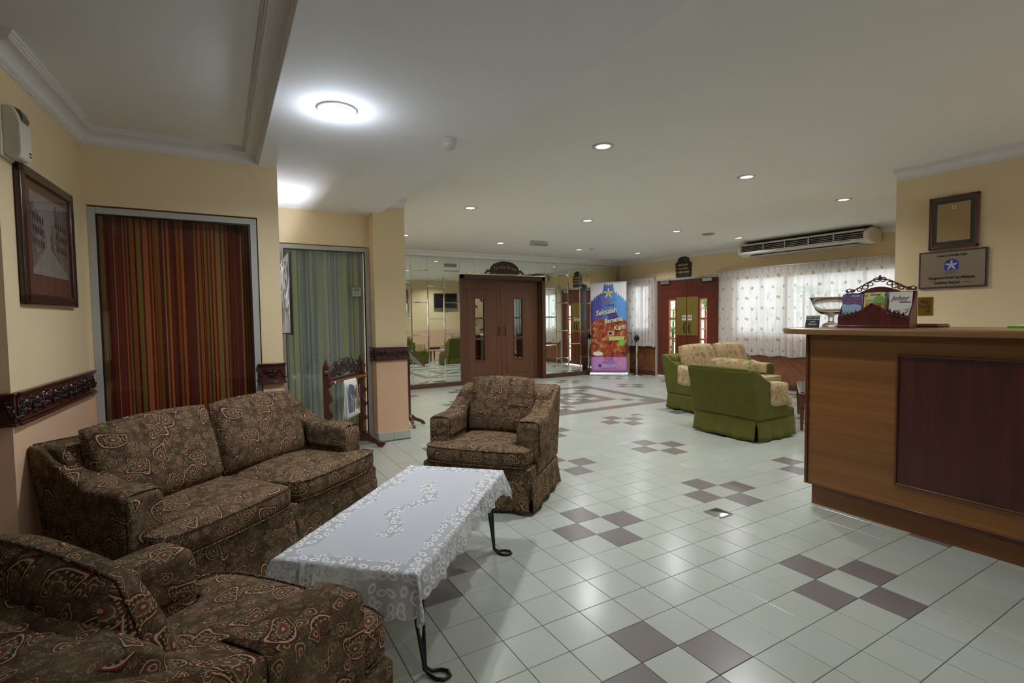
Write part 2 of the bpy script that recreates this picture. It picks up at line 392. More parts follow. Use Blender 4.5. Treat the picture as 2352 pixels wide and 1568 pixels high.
def floral(name):
    t = NT(name); uv = t.uv(); v = t.vmath('ADD', uv, t.scale(t.noise(uv, 7, 2, out='Color'), .10))
    base = t.mix(t.noise(uv, 12, 3), srgb(168, 148, 108), srgb(180, 160, 118))
    d1, g1, b1, _ = paisley_layer(t, uv, 7.5, 3)
    leaf = t.ramp(d1, [(0, 0.0), (.20, 0.0), (.20, .8), (.32, .7), (.36, 0.0)], 'LINEAR')
    c = t.mix(leaf, base, srgb(122, 112, 76))
    d2, g2, b2, _ = paisley_layer(t, uv, 11, 4, False)
    c = t.mix(t.ramp(d2, [(0, .1), (.14, .1), (.18, .8), (.30, .7), (.36, 0.0)]), c, srgb(150, 136, 94))
    vo = t.voro(v, 6.3, .9); pet = t.voro(v, 34, 1)['Distance']
    fl = t.math('MULTIPLY', t.math('LESS_THAN', t.math('ADD', vo['Distance'], t.math('MULTIPLY', pet, .22)), .30), t.math('GREATER_THAN', t.sep(vo['Color'])[0], .25))
    c = t.mix(t.math('MULTIPLY', fl, .8), c, t.mix(pet, srgb(156, 84, 68), srgb(172, 116, 92)))
    t.set(c, .85, 0, .2, sheen=.1); t.bump(t.noise(uv, 500, 2), .1, .002); return t.m
M_FLOR = floral('floral_cover_fabric')
def striped(name, cols, scale, gain=1.0, transl=.0):
    t = NT(name); u = t.sep(t.uv())[0]
    a = t.math('FLOOR', t.math('MULTIPLY', u, scale)); r = t.white(a)[0]
    b = t.math('FLOOR', t.math('MULTIPLY', u, scale * .37)); r2 = t.white(t.math('ADD', b, 31.7))[0]
    n = len(cols); st = [(i / n, tuple(q * gain for q in c)) for i, c in enumerate(cols)]
    c = t.mix(t.math('GREATER_THAN', r2, .45), t.ramp(r, st, 'CONSTANT'), t.ramp(t.math('FRACT', t.math('ADD', r, .37)), st, 'CONSTANT'))
    # thin dark separating threads
    e = t.math('LESS_THAN', t.math('FRACT', t.math('MULTIPLY', u, scale)), .16); c = t.mix(t.math('MULTIPLY', e, .45), c, tuple(q * .4 for q in cols[0]))
    t.set(c, .75, 0, .25, sheen=.1); return t.m
M_STR1 = striped('striped_red_curtain', [srgb(120, 44, 34), srgb(212, 122, 56), srgb(108, 40, 34), srgb(170, 146, 78), srgb(132, 62, 46), srgb(196, 122, 66)], 88, .85)
M_STR2 = striped('striped_blue_curtain', [srgb(178, 180, 170), srgb(146, 154, 162), srgb(196, 186, 128), srgb(186, 184, 178), srgb(140, 146, 148), srgb(190, 188, 180)], 46, 1.4)
def sheer():
    t = NT('sheer_curtain'); t.n.remove(t.b); u, v, _ = t.sep(t.uv())
    fx = t.math('FRACT', t.math('MULTIPLY', u, 3.4)); row = t.math('FLOOR', t.math('MULTIPLY', v, 5.2)); fx = t.math('FRACT', t.math('ADD', t.math('MULTIPLY', u, 3.4), t.math('MULTIPLY', row, .5)))
    fy = t.math('FRACT', t.math('MULTIPLY', v, 5.2))
    ax = t.math('ABSOLUTE', t.math('SUBTRACT', fx, .5)); ay = t.math('MULTIPLY', t.math('ABSOLUTE', t.math('SUBTRACT', fy, .5)), .75)
    rr = t.math('SQRT', t.math('ADD', t.math('MULTIPLY', ax, ax), t.math('MULTIPLY', ay, ay)))
    ang = t.math('ARCTAN2', t.math('SUBTRACT', fy, .5), t.math('SUBTRACT', fx, .5))
    pet = t.math('ADD', .09, t.math('MULTIPLY', t.math('SINE', t.math('MULTIPLY', ang, 4)), .03))
    dot = t.math('MULTIPLY', t.math('LESS_THAN', rr, pet), t.math('GREATER_THAN', rr, .035))
    hem = t.math('MAXIMUM', t.math('LESS_THAN', v, .095), t.math('GREATER_THAN', v, 1.50))
    weave = t.noise(t.uv(), 300, 2)
    alpha = t.math('ADD', t.math('ADD', .85, t.math('MULTIPLY', hem, .18)), t.math('MULTIPLY', dot, .30), clamp=True)
    col = t.mix(dot, t.mix(weave, srgb(226, 222, 226), srgb(238, 234, 238)), srgb(156, 148, 118))
    df = t.new('ShaderNodeBsdfDiffuse'); t.put(df.inputs[0], col); tl = t.new('ShaderNodeBsdfTranslucent'); t.put(tl.inputs[0], col)
    m1 = t.new('ShaderNodeMixShader'); m1.inputs[0].default_value = .5; t.l.new(df.outputs[0], m1.inputs[1]); t.l.new(tl.outputs[0], m1.inputs[2])
    tr = t.new('ShaderNodeBsdfTransparent'); m2 = t.new('ShaderNodeMixShader'); t.put(m2.inputs[0], alpha); t.l.new(tr.outputs[0], m2.inputs[1]); t.l.new(m1.outputs[0], m2.inputs[2])
    t.l.new(m2.outputs[0], t.out.inputs[0]); return t.m
M_SHEER = sheer()
def lace():
    t = NT('lace_cloth'); t.n.remove(t.b); uv = t.uv(); u, v, _ = t.sep(uv)
    # where the lace is: border bands and a centre vine
    bx = t.math('SUBTRACT', .635, t.math('ABSOLUTE', u)); by = t.math('SUBTRACT', .305, t.math('ABSOLUTE', v))
    nz = t.noise(uv, 7, 2); edge = t.math('MINIMUM', bx, by)
    border = t.math('LESS_THAN', edge, t.math('ADD', .015, t.math('MULTIPLY', nz, .14)))
    vine = t.math('MULTIPLY', t.math('LESS_THAN', t.math('ABSOLUTE', t.math('ADD', v, t.math('MULTIPLY', t.math('SINE', t.math('MULTIPLY', u, 16)), .045))), t.math('ADD', .01, t.math('MULTIPLY', nz, .055))), t.math('LESS_THAN', t.math('ABSOLUTE', u), .36))
    zone = t.math('MAXIMUM', border, vine)
    vv = t.scale(uv, 23); o = t.voro(vv, 1, .6); d = t.vmath('SUBTRACT', vv, o['Position']); r_, g_, b_ = t.sep(o['Color'])
    rot = t.new('ShaderNodeVectorRotate', rotation_type='Z_AXIS'); t.put(rot.inputs['Vector'], d); t.put(rot.inputs['Angle'], t.math('MULTIPLY', r_, 6.283))
    x, y, _ = t.sep(rot.outputs[0]); y2 = t.math('MULTIPLY', y, 1.7)
    dist = t.math('SQRT', t.math('ADD', t.math('MULTIPLY', x, x), t.math('MULTIPLY', y2, y2)))
    loop = t.math('MULTIPLY', t.math('GREATER_THAN', dist, .24), t.math('LESS_THAN', dist, .50))
    open_ = t.math('MULTIPLY', zone, t.math('SUBTRACT', 1, loop))
    hx = t.math('SINE', t.math('MULTIPLY', u, 2200)); hy = t.math('SINE', t.math('MULTIPLY', v, 2200))
    net = t.math('GREATER_THAN', t.math('MULTIPLY', hx, hy), .0)
    alpha = t.math('SUBTRACT', 1, t.math('MULTIPLY', open_, .24))
    col = t.mix(t.math('MULTIPLY', zone, loop), srgb(208, 210, 216), srgb(240, 240, 240))
    df = t.new('ShaderNodeBsdfDiffuse'); t.put(df.inputs[0], col); tl = t.new('ShaderNodeBsdfTranslucent'); t.put(tl.inputs[0], col)
    m1 = t.new('ShaderNodeMixShader'); m1.inputs[0].default_value = .25; t.l.new(df.outputs[0], m1.inputs[1]); t.l.new(tl.outputs[0], m1.inputs[2])
    tr = t.new('ShaderNodeBsdfTransparent'); m2 = t.new('ShaderNodeMixShader'); t.put(m2.inputs[0], alpha); t.l.new(tr.outputs[0], m2.inputs[1]); t.l.new(m1.outputs[0], m2.inputs[2])
    bm = t.new('ShaderNodeBump'); bm.inputs['Strength'].default_value = .4; bm.inputs['Distance'].default_value = .004; t.put(bm.inputs['Height'], t.math('ADD', t.math('MULTIPLY', loop, zone), t.math('MULTIPLY', t.noise(uv, 300, 2), .3)))
    t.l.new(bm.outputs[0], df.inputs['Normal'])
    t.l.new(m2.outputs[0], t.out.inputs[0]); return t.m
M_LACE = lace()
# ------------------------------------------------------------------ ROOM SHELL
ZC, ZL, ZB = 2.66, 2.59, 2.50           # main ceiling, left ceiling, beam soffit
XL, YW1, YW2, YM, XP = -2.72, 1.60, 3.05, 6.70, 3.53
# floor: base slab, tiles as pieces
fb = struct('floor', MB().box(-6, 7.6, -6, 9.9, -.12, -.006), M_GROUT)
T = .2
def dark_tile(i, j):
    if 10 <= i <= 20 and 15 <= j <= 25:      # the square medallion
        if i in (10, 20) or j in (15, 25): return True
        di, dj = abs(i - 15), abs(j - 20)
        if di == dj and di in (3, 4): return True
        if di <= 2 and dj <= 2: return not ((di == dj) and di <= 1)
        return False
    if (i, j) in ((9, 17), (8, 17), (9, 18), (9, 16), (21, 17), (22, 17), (21, 18), (21, 16)): return False
    for m in range(-6, 4):
        cy = -1 - 6 * m; cb = 3 if m % 2 else 0
        if abs(j - cy) > 1: continue
        for k in range(-4, 7):
            cx = cb + 6 * k
            if abs(i - cx) + abs(j - cy) == 1: return True
    return False
def tile_mesh(mb, x, y, g=.0013, h=.0, b=.0012):
    x0, x1, y0, y1 = x + g, x + T - g, y + g, y + T - g
    v = [(x0, y0, -.008), (x1, y0, -.008), (x1, y1, -.008), (x0, y1, -.008), (x0, y0, -b), (x1, y0, -b), (x1, y1, -b), (x0, y1, -b),
         (x0 + b, y0 + b, 0), (x1 - b, y0 + b, 0), (x1 - b, y1 - b, 0), (x0 + b, y1 - b, 0)]
    f = [(0, 1, 5, 4), (1, 2, 6, 5), (2, 3, 7, 6), (3, 0, 4, 7), (4, 5, 9, 8), (5, 6, 10, 9), (6, 7, 11, 10), (7, 4, 8, 11), (8, 9, 10, 11)]
    mb.add(v, f)
cells = []
Rm = Matrix(((r3.x, r3.y, r3.z), (u3.x, u3.y, u3.z), (-f2.x, -f2.y, -f2.z)))
def view(p):
    q = Rm @ (Vector(p) - Vector(CAM))
    if q.z > -.15: return None
    return (1176 + FPX * q.x / -q.z, 784 - FPX * q.y / -q.z, -q.z)
def hidden(x, y):   # rough footprints that stand on the floor or close the view
    if y > YW2 and x < -.17: return True
    if y > YW1 and x < -1.57: return True
    if x < XL: return True
    if x > 1.75 and y < -.65: return True
    if y < -.29 and x > XP: return True
    if y > YM or x > 6.45 + .067 * (6.7 - y): return True
    return False
for i in range(-14, 36):
    for j in range(-26, 35):
        cx, cy = (i + .5) * T, (j + .5) * T
        if cx < XL - .1 or cx > 6.95 or cy > YM + .05 or (hidden(cx, cy) and hidden(cx - T, cy) and hidden(cx, cy - T) and hidden(cx + T, cy) and hidden(cx, cy + T)): continue
        q = view((cx, cy, 0)); inview = q and -60 < q[0] < 2412 and 700 < q[1] < 1640
        # floor under the seating group and table is not shown by the photograph
        cov = 0
        if q:
            if q[0] < 840 and q[1] > 1000: cov = 1
            if q[0] < 920 and q[1] > 1400: cov = 1
            if 990 < q[0] < 1215 and q[1] < 1075: cov = 1
            if q[0] > 1870 and q[1] < 1160 + .296 * (q[0] - 1862): cov = 1
        cells.append(((q[2] if inview and not cov else 1e3), i, j))
cells.sort()
tmL = MB(); tile_mesh(tmL, -T / 2, -T / 2); tmD = MB(); tile_mesh(tmD, -T / 2, -T / 2)
tl = td = None; rest = {0: MB(), 1: MB()}
for n, (d, i, j) in enumerate(cells):
    dk = dark_tile(i, j)
    if n < 300 and d < 1e3:
        src = td if dk else tl
        if src is None:
            src = (tmD if dk else tmL).build('floor_tile', M_TD if dk else M_TL, fb)
            src['label'] = 'mauve grey square floor tile' if dk else 'pale celadon square floor tile'
            o = src
            if dk: td = src
            else: tl = src
        else: o = src.copy(); COL.objects.link(o); o.parent = fb
        o.location = ((i + .5) * T, (j + .5) * T, 0)
    else: tile_mesh(rest[int(dk)], i * T, j * T)
for k, (mb, m) in enumerate(((rest[0], M_TL), (rest[1], M_TD))):
    tag(mb.build('distant_tiles', m, fb), kind='stuff')

# ceilings and beam
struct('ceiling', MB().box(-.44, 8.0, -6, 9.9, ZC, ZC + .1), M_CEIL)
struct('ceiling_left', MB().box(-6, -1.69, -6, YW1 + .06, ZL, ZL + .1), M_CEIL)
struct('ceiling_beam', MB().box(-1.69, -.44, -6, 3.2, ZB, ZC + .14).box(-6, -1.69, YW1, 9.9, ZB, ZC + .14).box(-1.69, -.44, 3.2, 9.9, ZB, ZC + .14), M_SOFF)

# cornice: stepped fillets, cove, fillets; d out from the wall, z down from the ceiling
CP = [(0, 0), (.105, 0), (.105, -.010), (.096, -.012), (.096, -.021), (.087, -.023), (.087, -.031)]
CP += [(.079 - .055 * sin(a) , -.031 - .040 * (1 - cos(a))) for a in [radians(k) for k in (0, 18, 36, 54, 72, 90)]]
CP += [(.020, -.074), (.020, -.079), (.013, -.081), (.013, -.086), (.006, -.088), (.006, -.092), (0, -.092)]
def cornice(name, path, zc, closed=False, sc=1.0):
    """path of 2-D wall points; the room lies to the right of the walking direction"""
    P = [Vector((p[0], p[1], 0)) for p in path]; n = len(P); mb = MB(); rings = []
    def nrm(a, b): d = (b - a).normalized(); return Vector((d.y, -d.x, 0))
    for i, p in enumerate(P):
        na = nrm(P[i - 1], p) if i > 0 else nrm(p, P[i + 1]); nb = nrm(p, P[i + 1]) if i < n - 1 else na
        m = (na + nb); m = m / max(m.dot(na), .2) if m.length > 0 else na
        rings.append([p + m * (d * sc) + Vector((0, 0, zc + z * sc)) for d, z in CP])
    k = len(CP); v = [q for g in rings for q in g]; f = []
    for i in range(n - 1): f += [(i * k + a, i * k + (a + 1) % k, (i + 1) * k + (a + 1) % k, (i + 1) * k + a) for a in range(k)]
    f += [tuple(range(k)), tuple(range((n - 1) * k, n * k))[::-1]]
    mb.add(v, f); return struct(name, mb, M_CORN)
cornice('trim_1', [(-4.8, .432), (-2.7915, .432), (XL, YW1), (-1.69, YW1), (-1.69, -5.4)], ZL)
cornice('trim_2', [(-.60, 2.88), (-.17, 2.88)], ZC)
dxs = (.067, -.998)
cornice('trim_3', [(-.17, YM), (WX, YM), W(6.95)[:2]], ZC)
cornice('trim_4', [(XP, -.30), (XP, -5.4)], ZC)

# walls
struct('wall_left', MB().prism([(-2.7915, .432), (XL, YW1), (XL, YW1 + .1), (XL - .15, YW1 + .1), (-2.9, .432)], 0, ZL), M_WALL)
struct('wall_far_left', MB().box(-5.0, -2.90, .432, .532, 0, ZL).box(-5.1, -5.0, -6, .532, 0, ZL), M_WALL)
# wall with the large red curtained pane
w1 = MB().box(XL, -2.70, YW1, YW1 + .10, 0, ZB).box(-1.715, -1.57, YW1, YW1 + .10, 0, ZB).box(-2.70, -1.715, YW1, YW1 + .10, 2.115, ZB)
struct('wall_front', w1, M_WALL)
struct('wall_return', MB().box(-1.67, -1.57, YW1 + .10, YW2 + .10, 0, ZB), M_WALL)
struct('wall_middle', MB().box(-1.57, -1.44, YW2, YW2 + .1, 0, ZB).box(-1.44, -.52, YW2, YW2 + .1, 2.15, ZB), M_WALL)
struct('wall_pier', MB().box(-.52, -.17, 2.88, YM, 0, ZC), M_WALL)
struct('wall_behind_panes', MB().box(-5, -1.68, 2.2, 2.3, 0, ZB).box(-1.6, -.52, 3.9, 4.0, 0, ZB).box(-3.0, -2.9, 1.7, 2.2, 0, ZB), M_WALL2)
# mirror wall with the garden door opening
struct('wall_mirror', MB().box(-.17, 2.22, YM, YM + .25, 0, ZC).box(4.25, WX + .4, YM, YM + .25, 0, ZC).box(2.22, 4.25, YM, YM + .25, 2.20, ZC), M_WALL2)
struct('wall_back', MB().box(-5.1, -1.75, -5.6, -5.5, 0, ZC).box(-1.75, 2.1, -5.6, -5.5, 0, ZC).box(3.3, 3.7, -5.6, -5.5, 0, ZC).box(2.1, 3.3, -5.6, -5.5, 2.3, ZC), M_WALL)  # unseen; the gap on the right is added to let in fill daylight
struct('wall_reception', MB().box(XP, XP + .15, -5.5, -.29, 0, ZC), M_WALL)
struct('wall_lounge', MB().box(XP + .15, 7.1, -.39, -.29, 0, ZC), M_WALL)
# window wall (own frame: x along the wall, y outwards)
def wobj(name, mb, mat, kind='structure', **k):
    o = mb.build(name, mat, **k); o.location = (WX, WY, 0); o.rotation_euler = WROT
    return tag(o, kind=kind)
mb = MB()
def wb(s0, s1, z0, z1): mb.box(s0, s1, 0, .14, z0, z1)
wb(-.3, .37, 0, ZC); wb(.37, .90, 0, 1.04); wb(.37, .90, 2.07, ZC); wb(.90, 1.12, 0, ZC); wb(1.12, 2.70, 2.145, ZC)
wb(2.70, 3.04, 0, ZC); wb(3.04, 5.85, 0, 1.0); wb(3.04, 5.85, 2.06, ZC); wb(5.85, 7.3, 0, ZC)
wobj('wall_right', mb, M_WALL2)
mb = MB().box(.33, 1.10, -.012, 0, 0, .645).box(2.72, 6.9, -.012, 0, 0, .645)
wn = wobj('trim_5', mb, M_WAIN)
wobj('trim_6', MB().box(.33, 1.10, -.022, 0, .635, .66).box(2.72, 6.9, -.022, 0, .635, .66).box(.33, 1.10, -.02, 0, 0, .10).box(2.72, 6.9, -.02, 0, 0, .10), M_DOORF)
# little plaster moulding over the first curtain
wobj('trim_7', MB().box(.10, .92, -.012, 0, 2.38, 2.40).box(.10, .115, -.012, 0, 2.2, 2.39), M_WALL2)
# skirting tiles round the pier
b = struct('baseboard_pier', MB().box(-.535, -.155, 2.865, 2.88, 0, .012).box(-.535, -.52, 2.88, YW2, 0, .012), M_GROUT)
for (x0, x1, y0, y1) in ((-.534, -.352, 2.868, 2.88), (-.350, -.157, 2.868, 2.88), (-.532, -.52, 2.868, 3.045)):
    MB().box(x0, x1, y0, y1, 0.001, .10).build('skirting_tile', M_SKT, b, bevel=.0015)
struct('baseboard_left', MB().prism([(-2.790, .432), (XL, YW1), (XL + .012, YW1), (-2.778, .432)], 0, .1).box(-1.71, -1.565, YW1 - .012, YW1, 0, .1), M_SKT)
struct('baseboard_back', MB().box(-.158, 2.20, YM - .045, YM - .001, 0, .075).box(4.27, WX - .02, YM - .045, YM - .001, 0, .075), M_DOORF)

# ------------------------------------------------------------------ big interior panes with striped curtains behind
def pane(name, x0, x1, y, z0, z1, fw, gm):
    fr = MB()
    d0, d1 = y + .01, y + .05
    for (a, b_, c, d) in ((x0, x0 + fw, z0, z1), (x1 - fw, x1, z0, z1)): fr.box(a, b_, d0, d1, c, d)
    fr.box(x0 + fw, x1 - fw, d0, d1, z1 - fw, z1).box(x0 + fw, x1 - fw, d0, d1, z0, z0 + fw)
    o = struct(name, fr, M_WFRAME, bevel=.002)
    g = MB().box(x0 + fw, x1 - fw, y + .028, y + .034, z0 + fw, z1 - fw).build('glass_pane', gm, o)
    gs = MB()
    for (a, b_) in ((x0 + fw, x0 + fw + .009), (x1 - fw - .009, x1 - fw)): gs.box(a, b_, y + .018, y + .042, z0 + fw, z1 - fw)
    gs.box(x0 + fw, x1 - fw, y + .018, y + .042, z1 - fw - .009, z1 - fw)
    gs.build('rubber_gasket', M_BLACK, o)
    return o
pane('window_1', -2.70, -1.722, YW1 + .0, .03, 2.105, .042, M_GLASSD)
pane('window_2', -1.44, -.525, YW2 + .0, .03, 2.14, .045, M_GLASSW)
def curtain(name, label, x0, x1, z0, z1, mat, folds, amp, full, loc, rotz, group=None, cat='curtain', nv=14, seed=0, hook=None, flare=0):
    rnd = random.Random(seed); ph = [rnd.uniform(0, 6.28) for _ in range(4)]; L = x1 - x0; nu = folds * 12
    def fn(u, v):
        k = (1 - v) * .55 + .45
        y = amp * k * (sin(2 * pi * folds * u + .8 * sin(2 * pi * u * 2 + ph[0]) + .25 * sin(5 * v + ph[1])) + .35 * sin(2 * pi * folds * .5 * u + ph[2]))
        return (x0 + L * u + amp * .35 * k * sin(4 * pi * folds * u + ph[3]) - flare * (1 - v) * (1 - u), y, z0 + (z1 - z0) * v + .006 * (1 - v) * sin(2 * pi * folds * u + ph[1]))
    mb = MB().grid(fn, nu, nv, True, lambda u, v: (u * L * full, v * (z1 - z0)))
    o = mb.build(name, mat, solid=.0); o.location = loc; o.rotation_euler = (0, 0, rotz)
    return o
c = curtain('striped_curtain', '', -2.72, -1.70, .02, 2.30, M_STR1, 7, .020, 1.35, (0, YW1 + .15, 0), 0, seed=3)
tag(c, 'floor length red and gold striped curtain behind the glass near the sofa', 'curtain')
c = curtain('striped_curtain', '', -1.52, -.55, .02, 2.30, M_STR2, 6, .022, 1.4, (0, YW2 + .16, 0), 0, seed=8)
tag(c, 'floor length blue green striped curtain behind the glass beside the pier', 'curtain')

# ------------------------------------------------------------------ mirror tiles (bevelled, staggered)
MW = .3366; MX0 = 1.188
def mirror_tile(x0, x1, z0, z1, parent):
    g = .0012; b = .012; y = YM - .0035
    x0 += g; x1 -= g; z0 += g; z1 -= g
    v = [(x0, y - .002, z0), (x1, y - .002, z0), (x1, y - .002, z1), (x0, y - .002, z1), (x0 + b, y - .0045, z0 + b), (x1 - b, y - .0045, z0 + b), (x1 - b, y - .0045, z1 - b), (x0 + b, y - .0045, z1 - b),
         (x0, YM, z0), (x1, YM, z0), (x1, YM, z1), (x0, YM, z1)]
    f = [(4, 5, 6, 7), (0, 1, 5, 4), (1, 2, 6, 5), (2, 3, 7, 6), (3, 0, 4, 7), (8, 9, 1, 0), (9, 10, 2, 1), (10, 11, 3, 2), (11, 8, 0, 3)]
    return MB().add(v, f).build('mirror_tile', M_MIRROR, parent)
mp = struct('trim_8', MB().box(-.15, WX - .005, YM - .0015, YM - .0005, .075, .076), M_BLACK)
def colrows(odd, top):
    r = [.078, .12, .735, 1.355, 1.985, top] if odd else [.078, .425, 1.04, 1.67, 2.29, top]
    return r
xs = [MX0 + MW * k for k in range(-4, 17)]
for k in range(-4, 16):
    a, b_ = MX0 + MW * k, MX0 + MW * (k + 1); b_ = min(b_, WX - .012)
    if a < -.15 or a > WX - .1: continue
    top = 2.565
    if 2.20 < (a + b_) / 2 < 4.26:
        a = max(a, 2.21)
        if b_ > 4.1: b_ = 4.262
        mirror_tile(a, b_, 2.245, top, mp); continue
    if b_ > 2.1 and b_ < 2.3: b_ = 2.205
    if 4.2 < a < 4.3: a = 4.262
    rs = [2.50 if False else q for q in colrows(k % 2, top)]
    for q in range(len(rs) - 1):
        if rs[q + 1] - rs[q] > .03: mirror_tile(a, b_, rs[q], rs[q + 1], mp)

# ------------------------------------------------------------------ terrace garden double door (recessed)
def handle(parent, x, y, z, s=1, mat=None, side=-1, L=.16):
    m = MB(); m.tube([(x, y, z - L / 2), (x, y + side * .035, z - L / 2 + .02), (x, y + side * .045, z), (x, y + side * .035, z + L / 2 - .02), (x, y, z + L / 2)], [.008, .009, .012, .009, .008], 8)
    m.ball((x, y, z - L / 2 - .012), .014, 1, .4, 1.4).ball((x, y, z + L / 2 + .012), .014, 1, .4, 1.4)
    for k in (-.03, 0, .03): m.tube([(x, y + side * .043, z + k - .004), (x, y + side * .043, z + k + .004)], .015, 8)
    return m.build('door_handle', mat or M_IRON, parent)
def door_leaf(parent, x0, x1, y, z0, z1, gx0, gx1, gz, mat, bead, th=.04, panel=True, gmat=None):
    """leaf with a vertical strip of panes; gz = list of (z0, z1)"""
    m = MB(); za, zb = gz[0][0], gz[-1][1]
    m.box(x0, gx0, y, y + th, z0, z1).box(gx1, x1, y, y + th, z0, z1).box(gx0, gx1, y, y + th, z0, za).box(gx0, gx1, y, y + th, zb, z1)
    leaf = m.build('door_leaf', mat, parent)
    fr = MB(); bw = .016
    fr.box(gx0 - bw, gx0 + .004, y - .008, y + th + .008, za - bw, zb + bw).box(gx1 - .004, gx1 + bw, y - .008, y + th + .008, za - bw, zb + bw)
    zz = [za - bw / 2] + [(gz[i][1] + gz[i + 1][0]) / 2 for i in range(len(gz) - 1)] + [zb + bw / 2]
    for q in zz: fr.box(gx0, gx1, y - .009, y + th + .009, q - .018, q + .018)
    fr.build('glazing_bead', bead, leaf, bevel=.003)
    for a, b_ in gz: MB().box(gx0, gx1, y + th / 2 - .003, y + th / 2 + .003, a, b_).build('glass_pane', gmat or M_GLASSW, leaf)
    if panel:
        px0, px1, pz0, pz1 = x0 + .10, x1 - .10, z0 + .16, z1 - .16; t_ = .012; e = MB()
        e.box(px0, px1, y - .006, y, pz0, pz0 + t_).box(px0, px1, y - .006, y, pz1 - t_, pz1).box(px0, px0 + t_, y - .006, y, pz0, pz1).box(px1 - t_, px1, y - .006, y, pz0, pz1)
        e.build('panel_moulding', mat, leaf, bevel=.002)
    return leaf
d1 = struct('door_1', MB().box(2.21, 2.29, YM - .03, YM + .20, 0, 2.235).box(4.17, 4.25, YM - .03, YM + .20, 0, 2.235).box(2.21, 4.25, YM - .03, YM + .20, 2.15, 2.235)
            .box(2.29, 2.315, YM + .05, YM + .2, 0, 2.15).box(4.145, 4.17, YM + .05, YM + .2, 0, 2.15).box(2.29, 4.17, YM + .05, YM + .2, 2.12, 2.15)
            .box(2.315, 2.33, YM + .11, YM + .2, 0, 2.12).box(4.13, 4.145, YM + .11, YM + .2, 0, 2.12), M_DOORF, bevel=.004)
YD = YM + .13
gz = [(.455, .90), (.935, 1.335), (1.37, 1.77)]
lf = door_leaf(d1, 2.33, 3.224, YD, .012, 2.115, 2.60, 2.815, gz, M_DOOR, M_DOORF)
handle(lf, 3.155, YD, 1.07)
lf = door_leaf(d1, 3.232, 4.13, YD, .012, 2.115, 3.535, 3.75, gz, M_DOOR, M_DOORF)
handle(lf, 3.30, YD, 1.07)
MB().box(3.208, 3.248, YD - .006, YD, .02, 2.11).build('meeting_stile', M_DOOR, d1, bevel=.002)

# ------------------------------------------------------------------ outer double door in the window wall (frame x = s, y outwards)
d2 = wobj('door_2', MB().box(1.10, 1.135, -.02, .14, 0, 2.16).box(2.685, 2.72, -.02, .14, 0, 2.16).box(1.10, 2.72, -.02, .14, 2.125, 2.16), M_WFRAME, bevel=.003)
gz = [(.10, .42), (.515, .835), (.875, 1.265), (1.305, 1.685)]
for (a, b_, g0, g1, sx, hx) in ((1.14, 1.905, 1.455, 1.62, 1.845, 1.85), (1.915, 2.68, 2.235, 2.395, 1.99, 1.985)):
    lf = door_leaf(d2, a, b_, .02, .03, 2.12, g0, g1, gz, M_DOOR2, M_DOOR2L)
    MB().box(*( (1.645, 1.903) if a < 1.5 else (1.917, 2.195)), .012, .02, .93, 1.745).build('push_plate', M_BRASS, lf, bevel=.001)
    handle(lf, hx + (.02 if a < 1.5 else 0), .012, 1.09, mat=M_IRON, L=.17)
    st = MB().box(sx - .05, sx + .05, .010, .012, 1.25, 1.36).build('door_sticker', M_PAPER, lf)
    MB().tube([(sx + .034 * cos(q), .008, 1.315 + .034 * sin(q)) for q in [2 * pi * k / 20 for k in range(20)]], .005, 6, closed=True).build('printed_ring', plain('sticker_red', srgb(120, 60, 60), .6), st)
    MB().box(sx - .026, sx + .026, .007, .009, 1.309, 1.321).build('printed_bar', M_BLACK, st)
    cl = MB().box(*((a + .12, a + .34) if a < 1.5 else (b_ - .36, b_ - .14)), -.04, .02, 2.045, 2.105).build('door_closer', M_STEEL, lf, bevel=.008)
    q0 = a + .30 if a < 1.5 else b_ - .32
    MB().tube([(q0, -.03, 2.11), (q0 + (.16 if a < 1.5 else -.16), -.10, 2.13), (q0 + (.02 if a < 1.5 else -.02), -.02, 2.15)], .007, 6).build('closer_arm', M_STEEL, cl)
for (s0, s1, z0, z1, mu) in ((.37, .90, 1.04, 2.07, [.635]), (3.04, 3.97, 1.0, 2.06, [3.51]), (4.03, 5.85, 1.0, 2.06, [4.6, 5.2])):
    m = MB(); fw = .035
    m.box(s0, s0 + fw, .03, .09, z0, z1).box(s1 - fw, s1, .03, .09, z0, z1).box(s0, s1, .03, .09, z0, z0 + fw).box(s0, s1, .03, .09, z1 - fw, z1)
    for q in mu: m.box(q - .02, q + .02, .035, .085, z0, z1)
    o = wobj('window_%d' % (3 if s0 < 1 else 4 if s0 < 4 else 5), m, M_WHITE, bevel=.002)
    ed = [s0] + mu + [s1]
    for a, b_ in zip(ed, ed[1:]): MB().box(a + .02, b_ - .02, .055, .061, z0 + fw, z1 - fw).build('glass_pane', M_GLASSW, o)
wobj('trim_9', MB().box(3.97, 4.03, 0, .14, 1.0, 2.06), M_WALL2)
